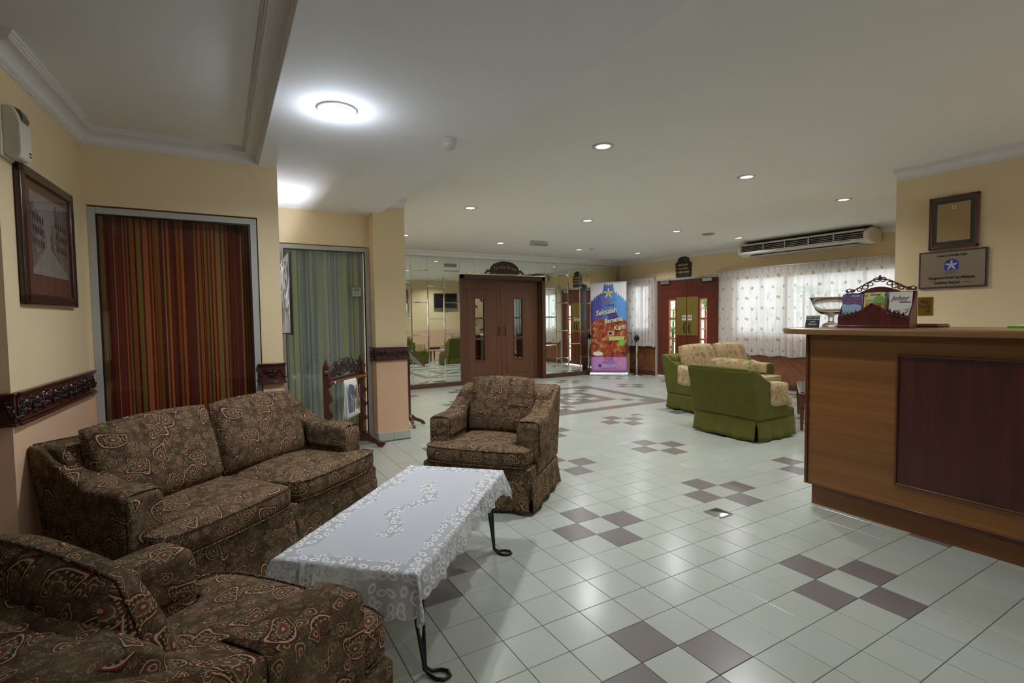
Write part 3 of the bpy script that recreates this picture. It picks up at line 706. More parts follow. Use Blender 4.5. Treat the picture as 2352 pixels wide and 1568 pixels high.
# ------------------------------------------------------------------ sheer curtains with rails
def sheer_set(s0, s1, z0, z1, folds, label, seed):
    L = s1 - s0
    rnd = random.Random(seed)
    def fn(u, v):
        k = .5 + .5 * (1 - v); pinch = 1 if v < .93 else .4
        ph = 2 * pi * folds * u
        y = .024 * k * pinch * (sin(ph + .9 * sin(ph * .13 + seed)) + .4 * sin(ph * .5 + 1.3))
        if v > .9: y = .007 * (abs(sin(ph / 2)) ** 8 * 2 - 1)
        return (s0 + L * u + .012 * k * sin(2 * ph), y, z0 + (z1 - z0) * v + .012 * (1 - v) * sin(ph * .31))
    o = MB().grid(fn, int(folds * 11), 16, True, lambda u, v: (u * L * 1.5, v * (z1 - z0))).build('sheer_curtain', M_SHEER)
    o.location = W(0, .085); o.rotation_euler = WROT
    tag(o, label, 'curtain')
    r = MB().box(s0 - .03, s1 + .03, -.012, .012, z1 - .004, z1 + .016).build('curtain_rail', M_ALU, o, bevel=.002)
    for s in (s0 + .03, (s0 + s1) / 2, s1 - .03): MB().box(s - .01, s + .01, 0, .085, z1, z1 + .012).build('rail_bracket', M_ALU, o)
    m = MB(); n = int(folds)
    for k in range(n): m.tube([(s0 + L * (k + .5) / n, -.012, z1 - .10), (s0 + L * (k + .5) / n, -.016, z1 - .01)], .003, 5)
    tag(m.build('pleat_tape', M_ALU, o), kind='stuff')
    return o
sheer_set(.20, 1.13, .665, 2.215, 9, 'short sheer white curtain left of the outer double door', 1)
sheer_set(2.735, 5.9, .60, 2.205, 27, 'long sheer white curtain right of the outer double door', 2)

# ------------------------------------------------------------------ downlights
proto = None
def downlight(x, y, z, label, group, r=.075, glow=None):
    t = thing('downlight', label, 'ceiling light', (x, y, z), group=group)
    MB().lathe([(r * .74, .0), (r * .76, -.006), (r, -.010), (r * 1.12, -.006), (r * 1.14, 0)], 28).build('trim_ring', M_TRIMW, t)
    MB().lathe([(r * .74, -.001), (r * .0, -.0015)], 24).build('diffuser', glow or M_GLOW, t)
    return t
LBL = ['recessed round downlight nearest above the open floor', 'recessed round downlight above the end of the reception counter', 'recessed round downlight just left of the reception wall cornice',
       'recessed round downlight to the right of the pier top', 'recessed round downlight in the middle of the lobby ceiling', 'recessed round downlight left of the oval ceiling speaker',
       'recessed round downlight in front of the air conditioner', 'recessed round downlight half hidden behind the pier', 'recessed round downlight left of the grey emergency light box',
       'recessed round downlight beside the small white sensor', 'recessed round downlight nearest the far corner of the lobby']
for k, (x, y) in enumerate(MAIN_LAMPS[:11]): downlight(x, y, ZC, LBL[k], 'round downlights in the main ceiling')
t = downlight(SOFFIT[0], SOFFIT[1], ZB, 'bright white downlight with a protruding bulb in the beam soffit', None, .095, M_TRIMW)
MB().ball((.0, 0, -.030), .058, 1.15, .95, .62, 16).build('bulb', M_BULB, t)
# ceiling fittings
t = thing('smoke_detector', 'white domed smoke detector on the beam soffit', 'smoke detector', (-.665, .44, ZB))
MB().lathe([(.048, 0), (.048, -.014), (.044, -.024), (0, -.024)], 24).build('base', M_PLASTW, t)
MB().lathe([(.043, -.022), (.045, -.034), (.038, -.054), (.022, -.066), (0, -.068)], 24).build('dome', M_PLASTW, t)
t = thing('emergency_light', 'grey box emergency light on the ceiling before the garden door', 'emergency light', (2.83, 4.74, ZC), radians(0))
MB().box(-.16, .16, -.05, .05, -.075, 0).build('housing', M_ALU, t, bevel=.006)
MB().box(-.13, .15, -.056, -.02, -.074, -.045).build('lens', plain('grey_lens', srgb(150, 150, 148), .3), t, bevel=.004)
t = thing('ceiling_speaker', 'flat oval beige disc on the ceiling right of the lobby lamps', 'ceiling speaker', (4.87, 2.88, ZC))
MB().lathe([(.10, 0), (.10, -.010), (.085, -.018), (0, -.020)], 28).build('grille', plain('beige_plastic', srgb(176, 164, 140), .5), t)
t = thing('motion_sensor', 'tiny white sensor beside a far downlight', 'sensor', (4.25, 5.05, ZC))
MB().lathe([(.045, 0), (.045, -.012), (.03, -.035), (0, -.042)], 18).build('body', M_PLASTW, t)

# ------------------------------------------------------------------ ceiling suspended air conditioner (along the window wall)
ac = thing('air_conditioner', 'long white ceiling suspended air conditioner above the sheer curtain', 'air conditioner', W(4.42, 0, 0), rot=WROT)
pr = [(-.02, 2.60), (-.36, 2.645), (-.44, 2.60), (-.50, 2.575), (-.525, 2.53), (-.53, 2.47), (-.50, 2.435), (-.30, 2.405), (-.03, 2.42)]
L2 = .97
body = [(-.02, 2.62), (-.34, 2.63), (-.46, 2.585), (-.46, 2.455), (-.50, 2.435), (-.30, 2.405), (-.03, 2.42)]
MB().prism(body, -L2, L2, 'x').build('casing', M_PLASTW, ac, bevel=.006)
MB().box(-L2, L2, -.49, -.44, 2.575, 2.605).build('upper_lip', M_PLASTW, ac, bevel=.01)
MB().box(-L2, L2, -.515, -.44, 2.432, 2.470).build('lower_lip', M_PLASTW, ac, bevel=.012)
for s in (-1, 1):
    MB().prism([(-.03, 2.62), (-.34, 2.635), (-.47, 2.60), (-.52, 2.555), (-.53, 2.47), (-.50, 2.43), (-.30, 2.40), (-.03, 2.41)], s * L2 - .0, s * (L2 + .07), 'x').build('end_cap', M_PLASTC, ac, bevel=.018, seg=3)
MB().box(-L2 + .01, L2 - .01, -.462, -.458, 2.47, 2.575).build('outlet_void', M_BLACK, ac)
for k in range(3): MB().box(-L2, L2, -.50, -.468, 2.488 + .027 * k, 2.493 + .027 * k).build('louvre', M_ALU, ac)
m = MB()
for k in range(60): m.box(-L2 + .02 + k * .031, -L2 + .024 + k * .031, -.478, -.463, 2.472, 2.574)
tag(m.build('louvre_vanes', M_BLACK, ac), kind='stuff')
for q in (-.56, -.19, .19, .56): MB().box(q - .008, q + .008, -.505, -.46, 2.468, 2.578).build('divider', M_ALU, ac)
MB().box(.66, .80, -.532, -.525, 2.45, 2.456).build('indicator_strip', M_BLACK, ac)
MB().box(-L2 + .1, L2 - .1, -.40, -.06, 2.395, 2.402).build('intake_grille', M_ALU, ac)
for s in (-1, 1): MB().box(s * (L2 + .02) - .02, s * (L2 + .02) + .02, -.30, -.12, 2.60, ZC).build('hanger_bracket', M_PLASTW, ac, bevel=.003)

# ------------------------------------------------------------------ carved relief generator
def leaf(mb, c, ang, L, wd, h, M):
    """a raised leaf in the plane of M (columns: right, up, out)"""
    n = 5; ca, sa = cos(ang), sin(ang); v = []
    for i in range(n + 1):
        t_ = i / n; w_ = wd * sin(pi * min(1, t_ * .92 + .06)) ** .8; bend = .25 * L * sin(t_ * 2.2)
        for (o, q) in ((-1, 0), (0, h), (1, 0)):
            x = t_ * L; y = o * w_ + bend * .5; z = q * (.5 + .5 * sin(pi * t_)) - (.001 if q == 0 else 0)
            v.append(M @ Vector((c[0] + x * ca - y * sa, c[1] + x * sa + y * ca, max(z, 0) + .0005)))
    f = []
    for i in range(n):
        for k in range(2): f.append((i * 3 + k, i * 3 + k + 1, (i + 1) * 3 + k + 1, (i + 1) * 3 + k))
    mb.add(v, f, True)
def carving(w_, h_, M, seed=1, depth=.018, pierced=False):
    rnd = random.Random(seed); mb = MB(); n = max(1, round(w_ / (h_ * 1.5)))
    for q in range(n):
        cx = -w_ / 2 + w_ * (q + .5) / n; fl = q % 2 == 0
        k = 8
        for j in range(k): leaf(mb, (cx, 0), 2 * pi * j / k + .2, h_ * .42, h_ * .09, depth, M)
        mb.ball(M @ Vector((cx, 0, depth * .6)), h_ * .085, n=8)
        for s in (-1, 1):
            # scroll stem with leaves
            pts = []
            for j in range(9):
                t_ = j / 8; pts.append(M @ Vector((cx + s * (h_ * .35 + t_ * (w_ / n - h_ * .6) * .55), h_ * .30 * sin(t_ * pi * 1.6 + (0 if fl else pi)), depth * .45)))
            mb.tube(pts, [h_ * .05 * (1 - .5 * j / 8) for j in range(9)], 6)
            for j in range(1, 9, 1):
                lx = h_ * .35 + (j / 8) * (w_ / n - h_ * .6) * .55; ly = h_ * .30 * sin(j / 8 * pi * 1.6 + (0 if fl else pi))
                leaf(mb, (cx + s * lx, ly), (1 if j % 2 else -1) * rnd.uniform(.6, 1.5) + (0 if s > 0 else pi), h_ * rnd.uniform(.22, .36), h_ * .07, depth * rnd.uniform(.5, 1), M)
    return mb
def rail(name, label, p0, p1, out, z0=.905, z1=1.04, seed=1, carve=None):
    """carved dado rail between two wall points; out = unit vector into the room"""
    p0 = Vector((*p0, 0)); p1 = Vector((*p1, 0)); d = (p1 - p0); L = d.length; d.normalize(); o = Vector((*out, 0)); zc = (z0 + z1) / 2
    M3 = Matrix(((d.x, -o.x, 0), (d.y, -o.y, 0), (0, 0, 1)))     # local x along, y into wall, z up
    t = struct(name, MB().box(-L / 2, L / 2, -.020, 0, z0 + .006, z1 - .006), M_MAHOG, bevel=.002)
    mid = (p0 + p1) / 2; ang = atan2(d.y, d.x)
    flip = Vector((-sin(ang), cos(ang), 0)).dot(o) > 0
    t.location = (mid.x, mid.y, 0); t.rotation_euler = (0, 0, ang + (pi if flip else 0))
    for zz in (z0, z1):
        MB().box(-L / 2 - .008, L / 2 + .008, -.036, 0, zz - .007, zz + .007).build('rail_ledge', M_MAHOG, t, bevel=.004)
        zz2 = zz + (.014 if zz == z0 else -.014)
        MB().box(-L / 2 - .002, L / 2 + .002, -.027, 0, zz2 - .006, zz2 + .006).build('rail_bead', M_MAHOG, t, bevel=.003)
    Mx = Matrix(((1, 0, 0), (0, 0, -1), (0, 1, 0)))
    F = lambda v: Mx @ v + Vector((0, -.019, zc))
    class MM:
        def __matmul__(s, v): return F(v)
    if carve is None: carve = L - .03
    c = carving(carve, (z1 - z0) * .62, MM(), seed); c.build('carved_relief', M_MAHOGD, t)
    tag(t, label); return t
rail('trim_10', 'dark carved dado rail on the left wall under the framed street drawing', (-2.7905, .445), (-2.7209, 1.585), (.998, -.061), seed=3)
rail('trim_11', 'short piece of carved dado rail at the far left corner', (-3.15, .432), (-2.775, .432), (0, -1), seed=5)
rail('trim_12', 'short carved rosette block between the two curtained panes', (-1.742, YW1), (-1.56, YW1), (0, -1), .885, 1.025, seed=9)
rail('trim_13', 'carved dado rail across the front of the pier', (-.535, 2.88), (-.155, 2.88), (0, -1), seed=4)
rail('trim_14', 'carved dado rail on the narrow side of the pier', (-.52, 2.90), (-.52, 3.03), (-1, 0), seed=6)

# ------------------------------------------------------------------ framed drawing on the left wall
def WL(s, off=0): return (XL - s * .06105 + off * .99813, YW1 - s * .99813 - off * .06105)
def on_wall(name, label, cat, y, z, x=XL, face=1, **k):
    """frame on a wall x = const; local x along the wall (as read), local z up, local -y out of the wall"""
    if face == 1: p = WL(y); return thing(name, label, cat, (p[0], p[1], z), rotz=radians(86.5), **k)
    return thing(name, label, cat, (x, y, z), rotz=radians(-90), **k)
pic = on_wall('framed_picture', 'tall dark framed sepia drawing of a street on the left wall', 'picture', .650, 1.775)
wd, hd, fw = .745, .665, .055
m = MB()
for s in (-1, 1):
    m.box(s * wd / 2 - (fw if s > 0 else 0), s * wd / 2 + (fw if s < 0 else 0), -.030, -.002, -hd / 2, hd / 2)
m.box(-wd / 2, wd / 2, -.030, -.002, hd / 2 - fw, hd / 2).box(-wd / 2, wd / 2, -.030, -.002, -hd / 2, -hd / 2 + fw)
m.build('frame', M_FRAMEW, pic, bevel=.01, seg=3)
MB().box(-wd / 2 + .04, wd / 2 - .04, -.012, -.008, -hd / 2 + .04, hd / 2 - .04).build('mount_board', plain('brown_mount', srgb(104, 66, 50), .8), pic)
a0, a1, b0, b1 = -wd / 2 + .135, wd / 2 - .105, -hd / 2 + .155, hd / 2 - .10
t = NT('sepia_wash'); P_ = t.obj(); nz = t.noise(P_, 9, 5, .7); n2 = t.noise(t.vmath('MULTIPLY', P_, (90, 1, 30)), 1, 3, .7)
t.set(t.mix(t.ramp(n2, [(.45, 0.0), (.75, .5)]), t.mix(nz, srgb(128, 118, 112), srgb(160, 150, 142)), srgb(84, 72, 66)), .9); M_SEPIA = t.m
dr = MB().box(a0, a1, -.015, -.012, b0, b1).build('drawing', M_SEPIA, pic)
M_INK = plain('sepia_ink', srgb(96, 80, 72), .9); M_INK2 = plain('sepia_ink_dark', srgb(60, 48, 44), .9); M_PALE = plain('sepia_pale', srgb(150, 138, 130), .9)
def flat(polys, y0, y1, mat, name, parent):
    m = MB()
    for p in polys: m.prism(p, y0, y1, 'y')
    return m.build(name, mat, parent)
cx = (a0 + a1) / 2; hh = b1 - b0; ww = a1 - a0
P = lambda u, v: (a0 + ww * u, b0 + hh * v)
def inkmat(nm, a, b):
    t = NT(nm); v = t.vmath('MULTIPLY', t.obj(), (70, 1, 45)); t.set(t.mix(t.ramp(t.noise(v, 1, 4, .75), [(.38, 0.0), (.62, 1.0)]), a, b), .9); return t.m
IK = [inkmat('sepia_house_a', srgb(70, 58, 52), srgb(138, 124, 114)), inkmat('sepia_house_b', srgb(92, 78, 70), srgb(150, 138, 128))]
hs = [(0, .13, .84, .80, 0), (.12, .22, .76, .70, 1), (.21, .29, .64, .60, 0), (.28, .36, .56, .52, 1), (.86, 1.0, .86, .93, 0), (.74, .87, .80, .88, 1), (.64, .75, .92, .84, 0), (.56, .65, .62, .66, 1), (.50, .57, .52, .55, 0)]
for k, (u0, u1, t0, t1, q) in enumerate(hs):
    g0 = .06 + .30 * (u0 / .36 if u0 < .45 else (1 - u0) / .5); g1 = .06 + .30 * (u1 / .36 if u0 < .45 else (1 - u1) / .5)
    um = (u0 + u1) / 2
    flat([[P(u0, g0), P(u1, g1), P(u1, t1), P(um, max(t0, t1) + .035), P(u0, t0)]], -.0160 - .00004 * k, -.015, IK[q], 'drawn_house', pic)
wins = []
for k in range(5):
    for r_ in range(3):
        u = .03 + k * .062; v = .36 + r_ * .15 - k * .008; wins.append([P(u, v), P(u + .03, v + .006), P(u + .03, v + .085), P(u, v + .09)])
        u = .66 + k * .068; wins.append([P(u, v), P(u + .035, v - .006), P(u + .035, v + .09), P(u, v + .085)])
flat(wins, -.0170, -.0165, M_INK2, 'drawn_windows', pic)['kind'] = 'stuff'
MB().box(-wd / 2 + .05, wd / 2 - .05, -.022, -.020, -hd / 2 + .05, hd / 2 - .05).build('glass', M_GLASSP, pic)

# dispenser box
t = on_wall('wall_dispenser', 'cream plastic dispenser box high on the left wall above the drawing', 'dispenser', 1.085, 2.205)
MB().box(-.062, .062, -.014, 0, -.115, .115).build('back_plate', M_PLASTC, t, bevel=.006)
MB().prism([(-.012, .112), (-.050, .112), (-.066, .08), (-.076, .04), (-.078, -.092), (-.066, -.115), (-.024, -.112), (-.012, -.10)], -.056, .056, 'x').build('cover', M_PLASTC, t, bevel=.012, seg=3)
MB().prism([(-.048, .113), (-.070, .100), (-.080, .07), (-.074, .05), (-.064, .08)], -.036, .036, 'x').build('window', plain('smoky_plastic', srgb(92, 88, 82), .25), t)
text('auto', .014, M_BLACK, t, (.028, -.079, -.075), (radians(90), 0, 0), 'label_text')
text('care', .014, M_BLACK, t, (.028, -.079, -.090), (radians(90), 0, 0), 'label_text')

# ------------------------------------------------------------------ insect light trap on the return wall
tr = thing('insect_light_trap', 'brushed steel wall light trap glowing at the top beside the blue curtain', 'insect trap', (-1.57, 2.23, 1.555))
t = NT('swirled_steel'); v_ = t.vmath('MULTIPLY', t.obj(), (16, 16, 3)); t.set((.70, .70, .74), t.math('ADD', .22, t.math('MULTIPLY', t.noise(v_, 1, 2, .5, 1.5), .3)), .9); t.bump(t.noise(v_, 1, 1, .4, 2.5), .9, .03); M_SWIRL = t.m
MB().box(0, .128, 0, .012, -.315, .31).build('end_cap', M_SWIRL, tr)
MB().box(0, .128, .40, .412, -.315, .31).build('end_cap', M_SWIRL, tr)
MB().box(.130, .150, -.006, .418, -.33, .395).build('front_panel', M_BLACK, tr, bevel=.003)
MB().prism([(.062, .312), (.130, .312), (.130, .385)], .002, .008, 'y').build('gusset', M_WHITE, tr)
MB().box(0, .008, 0, .412, -.315, .31).build('back_plate', M_WHITE, tr)
MB().box(0, .13, 0, .412, -.32, -.312).build('bottom_plate', M_BLACK, tr)
MB().tube([(.055, .03, .19), (.055, .38, .19)], .013, 10).build('lamp_tube', M_BULB, tr)
# round travel sticker on the pane
st = thing('window_sticker', 'small green and white square sticker on the glass beside the pier', 'sticker', (-.665, YW2 + .026, 1.665))
MB().box(-.052, .052, -.001, .001, -.063, .063).build('green_border', plain('sticker_green', srgb(96, 128, 48), .6), st)
MB().box(-.045, .045, -.002, -.001, -.055, .038).build('white_panel', plain('sticker_white', srgb(190, 196, 180), .6), st)
m = MB()
for s in (-1, 1):
    for r_ in (.015, .007): m.tube([(s * .017 + r_ * cos(q), -.003, .008 + r_ * sin(q)) for q in [2 * pi * k / 16 for k in range(16)]], .0016, 5, closed=True)
m.tube([(-.032, -.003, .018), (-.015, -.003, .028), (.015, -.003, .028), (.032, -.003, .018)], .002, 5)
m.build('owl_emblem', M_BLACK, st)
text('tripadvisor', .019, M_BLACK, st, (0, -.003, -.025), (radians(90), 0, 0))
text('Recommended on', .008, M_BLACK, st, (0, -.003, -.043), (radians(90), 0, 0))
text('Recommended', .010, M_WHITE, st, (0, -.003, .050), (radians(90), 0, 0))
# ------------------------------------------------------------------ UPHOLSTERY (local frame: x across, front towards -y, seat front at y = 0)
def sgn(a): return 1 if a >= 0 else -1
def edges(n, p=1.6):
    """parameter values -1..1 clustered towards the ends"""
    return [sgn(q) * (1 - (1 - abs(q)) ** p) for q in [-1 + 2 * i / n for i in range(n + 1)]]
def slab_cushion(xl, xr, y0, y1, zc, h, crown, name, mat, parent, nu=22, nv=18, pw=.22, wob=.0, seed=0, welt=True, bow=0):
    """boxed seat cushion; xl(y), xr(y) give its sides"""
    rnd = random.Random(seed); a, b, c = [rnd.uniform(0, 6) for _ in range(3)]
    U, V = edges(nu, 2.2), edges(nv, 2.2); v = []; f = []; top = []
    def pt(u, w_, s):
        y = y0 + (y1 - y0) * (w_ + 1) / 2; e = (max(0, 1 - abs(u) ** 9) * max(0, 1 - abs(w_) ** 9)) ** pw
        l, r = xl(y), xr(y); x = (l + r) / 2 + (r - l) / 2 * u
        y -= bow * (1 - u * u) * (1 - (w_ + 1) / 2)
        rr = .012 * (abs(u) ** 6) * (abs(w_) ** 6); x -= rr * sgn(u) * 2.2; y -= rr * sgn(w_) * 2.2
        z = zc + s * h / 2 * e + (crown * (1 - u * u) * (1 - w_ * w_) if s > 0 else 0) + (wob * sin(7 * x + a) * sin(6 * y + b) * e if s > 0 else 0)
        return (x, y, z)
    n = len(U)
    for s in (1, -1):
        base = len(v); v += [pt(u, w_, s) for w_ in V for u in U]
        for j in range(len(V) - 1):
            for i in range(n - 1):
                q = (base + j * n + i, base + j * n + i + 1, base + (j + 1) * n + i + 1, base + (j + 1) * n + i)
                f.append(q if s > 0 else q[::-1])
    o = MB().add(v, f, True).build(name, mat, parent)
    if welt:
        for s, zz in ((1, h * .42), (-1, -h * .42)):
            pts = []
            for k in range(44):
                t_ = k / 44 * 4; side = int(t_); q = (t_ - side) * 2 - 1
                u, w_ = [(q, -1), (1, q), (-q, 1), (-1, -q)][side]
                if abs(q) > .93: pass
                p = pt(u * .985, w_ * .985, s); pts.append((p[0], p[1], zc + zz))
            MB().tube(pts, .0045, 6, closed=True).build('piping', mat, o)
    return o
def pillow(w_, h_, th, name, mat, parent, loc, tilt, rotz=0, nu=18, nv=16, pw=.42, sag=.0, seed=0, roll=0, topbow=.01, seam=False):
    """standing cushion: width x, height z, thickness y; leaned back by tilt"""
    rnd = random.Random(seed); a, b = rnd.uniform(0, 6), rnd.uniform(0, 6)
    U, V = edges(nu, 1.7), edges(nv, 1.7); v = []; f = []; n = len(U)
    def pt(u, q, s):
        e = (max(0, 1 - abs(u) ** 4) * max(0, 1 - abs(q) ** 4)) ** pw
        k = .035 * (u * u) * (q * q)
        x = u * (w_ / 2) * (1 - k - .02 * (1 - abs(q))) ; z = h_ / 2 + q * h_ / 2 * (1 - k) + topbow * (1 - u * u) * (q > 0) * q
        y = s * th / 2 * e * (1 - .25 * q * (1 if q > 0 else .6)) + .006 * sin(9 * x + a) * sin(8 * z + b) * e
        return (x, y, z - sag * (1 - e))
    for s in (-1, 1):
        base = len(v); v += [pt(u, q, s) for q in V for u in U]
        for j in range(len(V) - 1):
            for i in range(n - 1):
                r_ = (base + j * n + i, base + j * n + i + 1, base + (j + 1) * n + i + 1, base + (j + 1) * n + i)
                f.append(r_ if s < 0 else r_[::-1])
    o = MB().add(v, f, True).build(name, mat, parent); o.location = loc; o.rotation_euler = (-tilt, roll, rotz)
    pts = []
    for k in range(48):
        t_ = k / 48 * 4; side = int(t_); q = (t_ - side) * 2 - 1
        u, w2 = [(q, -1), (1, q), (-q, 1), (-1, -q)][side]; p = pt(u, w2, 1); pts.append((p[0], 0, p[2]))
    MB().tube(pts, .0045, 6, closed=True).build('piping', mat, o)
    if seam: MB().tube([(w_ / 2 * .97 * q, -th / 2 * (max(0, 1 - abs(q) ** 4)) ** pw * .96 - .002, h_ * .50 - .01 * q) for q in [-1 + k / 10 for k in range(21)]], .004, 6).build('cross_seam', mat, o)
    return o
def arm_profile(yf, yb0, yb1, zb, za, zt):
    """side outline of an arm (y, z): low padded front, sweeping up to the top of the back"""
    p = [(yf, zb), (yf - .004, za - .05), (yf + .004, za - .018), (yf + .022, za - .002), (yf + .06, za + .004)]
    n = 12
    for i in range(n + 1):
        t_ = i / n; y = yf + .06 + (yb1 - .06 - yf - .06) * t_
        s = max(0, (t_ - .30) / .70); s = s * s * (3 - 2 * s) * .55 + s ** 1.6 * .45
        p.append((y, za + .004 + (zt - za - .004) * s))
    p += [(yb1 - .02, zt + .003), (yb1, zt - .02), (yb0, zb)]
    return p
def upholstered(name, label, cat, loc, rotz, W_, n, body, cover, zt=.80, cz=.86, za=.60, covers=True, cov_mat=None, group=None, bc=None, seedb=0, seam=False, cush_th=.20, back_n=None, deep=0, cw=1.02, cx0=0):
    t = thing(name, label, cat, loc, rotz, group)
    AW = .155; hw = W_ / 2; zb = .235; yf = .17; yb0, yb1 = .715 + deep, .83 + deep * 1.3
    prof = arm_profile(yf, yb0, yb1, zb, za, zt)
    for s in (-1, 1):
        x0, x1 = (s * hw, s * (hw - AW)) if s < 0 else (s * (hw - AW), s * hw)
        arm = MB().prism(prof, x0, x1, 'x').build('arm', body, t, bevel=.045, seg=5)
        # welt along the outer edge of the arm
        pts = [(s * (hw - .010), y, z - .006) for y, z in prof[3:-2]]
        MB().tube(pts, .004, 5).build('piping', body, arm)
        if covers:  # loose arm cap
            cm = cov_mat or cover; cp = [q for q in prof[1:] if q[0] < .52]
            ci = []; g = .005
            nn = 14; sec = []
            xo, xi = s * (hw + g), s * (hw - AW - g)
            for (y, z) in [(yf + .016, za + .003)] + [(yy, zz + .005) for yy, zz in cp[4:]]:
                row = []
                for k in range(nn + 1):
                    a = k / nn
                    if a < .3: row.append((xo, y, z - .03 - (.3 - a) / .3 * (.215 if s * 1 else .2)))
                    elif a > .7: row.append((xi, y, max(z - .03 - (a - .7) / .3 * .13, .46)))
                    else:
                        th = (a - .3) / .4 * pi; c_ = (xo + xi) / 2; R_ = abs(xo - xi) / 2
                        row.append((c_ + (1 if xo > c_ else -1) * R_ * (abs(cos(th)) ** .55) * sgn(cos(th)), y, z - .03 + .032 * sin(th) ** .6))
                sec.append(row)
            v = [q for r_ in sec for q in r_]; m_ = nn + 1
            f = [(i * m_ + k, i * m_ + k + 1, (i + 1) * m_ + k + 1, (i + 1) * m_ + k) for i in range(len(sec) - 1) for k in range(nn)]
            cap = MB().add(v, f, True).build('arm_cap', cm, arm, solid=.005)
            if cov_mat: cap['label'] = 'floral arm cap'
    # back shell
    MB().prism([(.52 + deep, zb), (.60 + deep, zt - .05), (.66 + deep, zt - .005), (yb1 - .03, zt + .004), (yb1, zt - .018), (yb0, zb)], -hw + .03, hw - .03, 'x').build('back', body, t, bevel=.022, seg=3)
    MB().tube([(-hw + .03, yb1 - .006, zt), (0, yb1 - .004, zt + .003), (hw - .03, yb1 - .006, zt)], .005, 6).build('back_piping', body, t)
    MB().tube([(-hw + .012, yb0 + .006, zb), (hw - .012, yb0 + .006, zb)], .0035, 5).build('back_seam', body, t)
    # base under the seat
    MB().box(-hw + .012, hw - .012, .028, yb0 - .01, .17, .315).build('base', body, t, bevel=.014, seg=3)
    # skirts (four panels, open pleats at the corners)
    def skirt(a, b, nx, ny, lab=None):
        ax, ay = a; bx, by = b; L = math.hypot(bx - ax, by - ay); rnd = random.Random(hash((round(L, 2), nx)) & 255); ph = rnd.uniform(0, 6)
        def fn(u, v):
            fl = (1 - v) ** 1.3 * (.022 + .010 * sin(2 * pi * u * max(3, L * 5) + ph)) + .003
            dr = .006 * sin(2 * pi * u * 2 + ph) * (1 - v)
            du = (u - .5) * (1 - v) * .012
            return (ax + (bx - ax) * (u + du) + nx * fl, ay + (by - ay) * (u + du) + ny * fl, .018 + dr + (.225 - .018 - dr) * v)
        o = MB().grid(fn, max(12, int(L * 26)), 6, True, lambda u, v: (u * L, v * .21)).build('skirt', body, t, solid=.006)
        MB().tube([fn(k / 10, 1.0) for k in range(11)], .0035, 5).build('skirt_piping', body, o)
    e = .006
    h2 = [] if n == 1 else [0]
    xsk = [-hw + .018] + h2 + [hw - .018]
    for a, b in zip(xsk, xsk[1:]): skirt((a + e, .026), (b - e, .026), 0, -1)
    skirt((hw - .010, .034), (hw - .010, yb0 - .01), 1, 0); skirt((-hw + .010, yb0 - .01), (-hw + .010, .034), -1, 0)
    skirt((hw - .02, yb0), (-hw + .02, yb0), 0, 1)
    # dark kick inside the skirts, and short feet
    MB().box(-hw + .05, hw - .05, .06, yb0 - .04, .05, .20).build('under_frame', M_BLACK, t)
    for sx in (-1, 1):
        for sy in (.09, yb0 - .08): MB().lathe([(.020, .0), (.026, .06)], 12, (sx * (hw - .09), sy, 0)).build('foot', M_BLACK, t)
    # seat cushions, T-shaped in front of the arms
    inn = hw - AW - .004; out = hw - .022
    for k in range(n):
        l = -1 + 2 * k / n; r_ = -1 + 2 * (k + 1) / n
        def side(y, e_, w2):
            q = 1 / (1 + math.exp((y - (yf - .022)) / .006)); return e_ * (inn + (out - inn) * q) * w2
        xl = (lambda y: side(y, -1, 1)) if k == 0 else (lambda y, l=l: l * inn + .002)
        xr = (lambda y: side(y, 1, 1)) if k == n - 1 else (lambda y, r_=r_: r_ * inn - .002)
        slab_cushion(xl, xr, 0, .60 + deep, .378, .125, .028, 'seat_cushion', cover, t, nu=24, nv=34, wob=.004, seed=seedb + k, bow=.018)
    # back cushions
    bw = (2 * inn) / n
    for k in range(n):
        xc = -inn + bw * (k + .5)
        pillow(bw * cw, cz - .425, cush_th, 'back_cushion', cover, t, (xc * cw + cx0, .50 + deep, .428), radians(15), seed=seedb + 10 + k, roll=(radians(1.2) * (1 if k else -1) if n > 1 else 0), topbow=.012, seam=seam)
    return t
def place(t0, n0, a):
    a = radians(a); return (t0 * cos(a) + n0 * sin(a), t0 * sin(a) - n0 * cos(a), 0), a
l, a = place(-.978, -1.372, 40)
upholstered('sofa', 'long two-cushion brown paisley sofa along the red curtained pane', 'sofa', l, a, 1.58, 2, M_PAIS, M_PAIS, zt=.775, cz=.87, za=.605, seedb=1, deep=.03, cw=1.05, cx0=-.03)
l, a = place(-.735, -.005, -49)
upholstered('armchair', 'brown paisley armchair at the far end of the lace covered table', 'armchair', l, a, .85, 1, M_PAIS, M_PAIS, zt=.785, cz=.875, za=.605, seedb=5, seam=True, deep=.04, group='paisley armchairs')
upholstered('armchair', 'brown paisley armchair nearest the camera in the lower left corner', 'armchair', (-1.775, -.765, 0), radians(127), .85, 1, M_PAIS, M_PAIS, zt=.79, cz=.87, za=.60, seedb=7, deep=.075, group='paisley armchairs')
upholstered('armchair', 'green velvet armchair seen from behind with floral arm cap and cushion', 'armchair', (3.555, 1.04, 0), radians(90), .82, 1, M_VELV, M_FLOR, zt=.775, cz=.87, za=.60, cov_mat=M_FLOR, seedb=11, group=None)
upholstered('loveseat', 'green velvet sofa with two floral back cushions facing the counter', 'sofa', (4.46, 1.87, 0), radians(-2), 1.68, 2, M_VELV, M_FLOR, zt=.78, cz=.93, za=.60, cov_mat=M_FLOR, seedb=15)

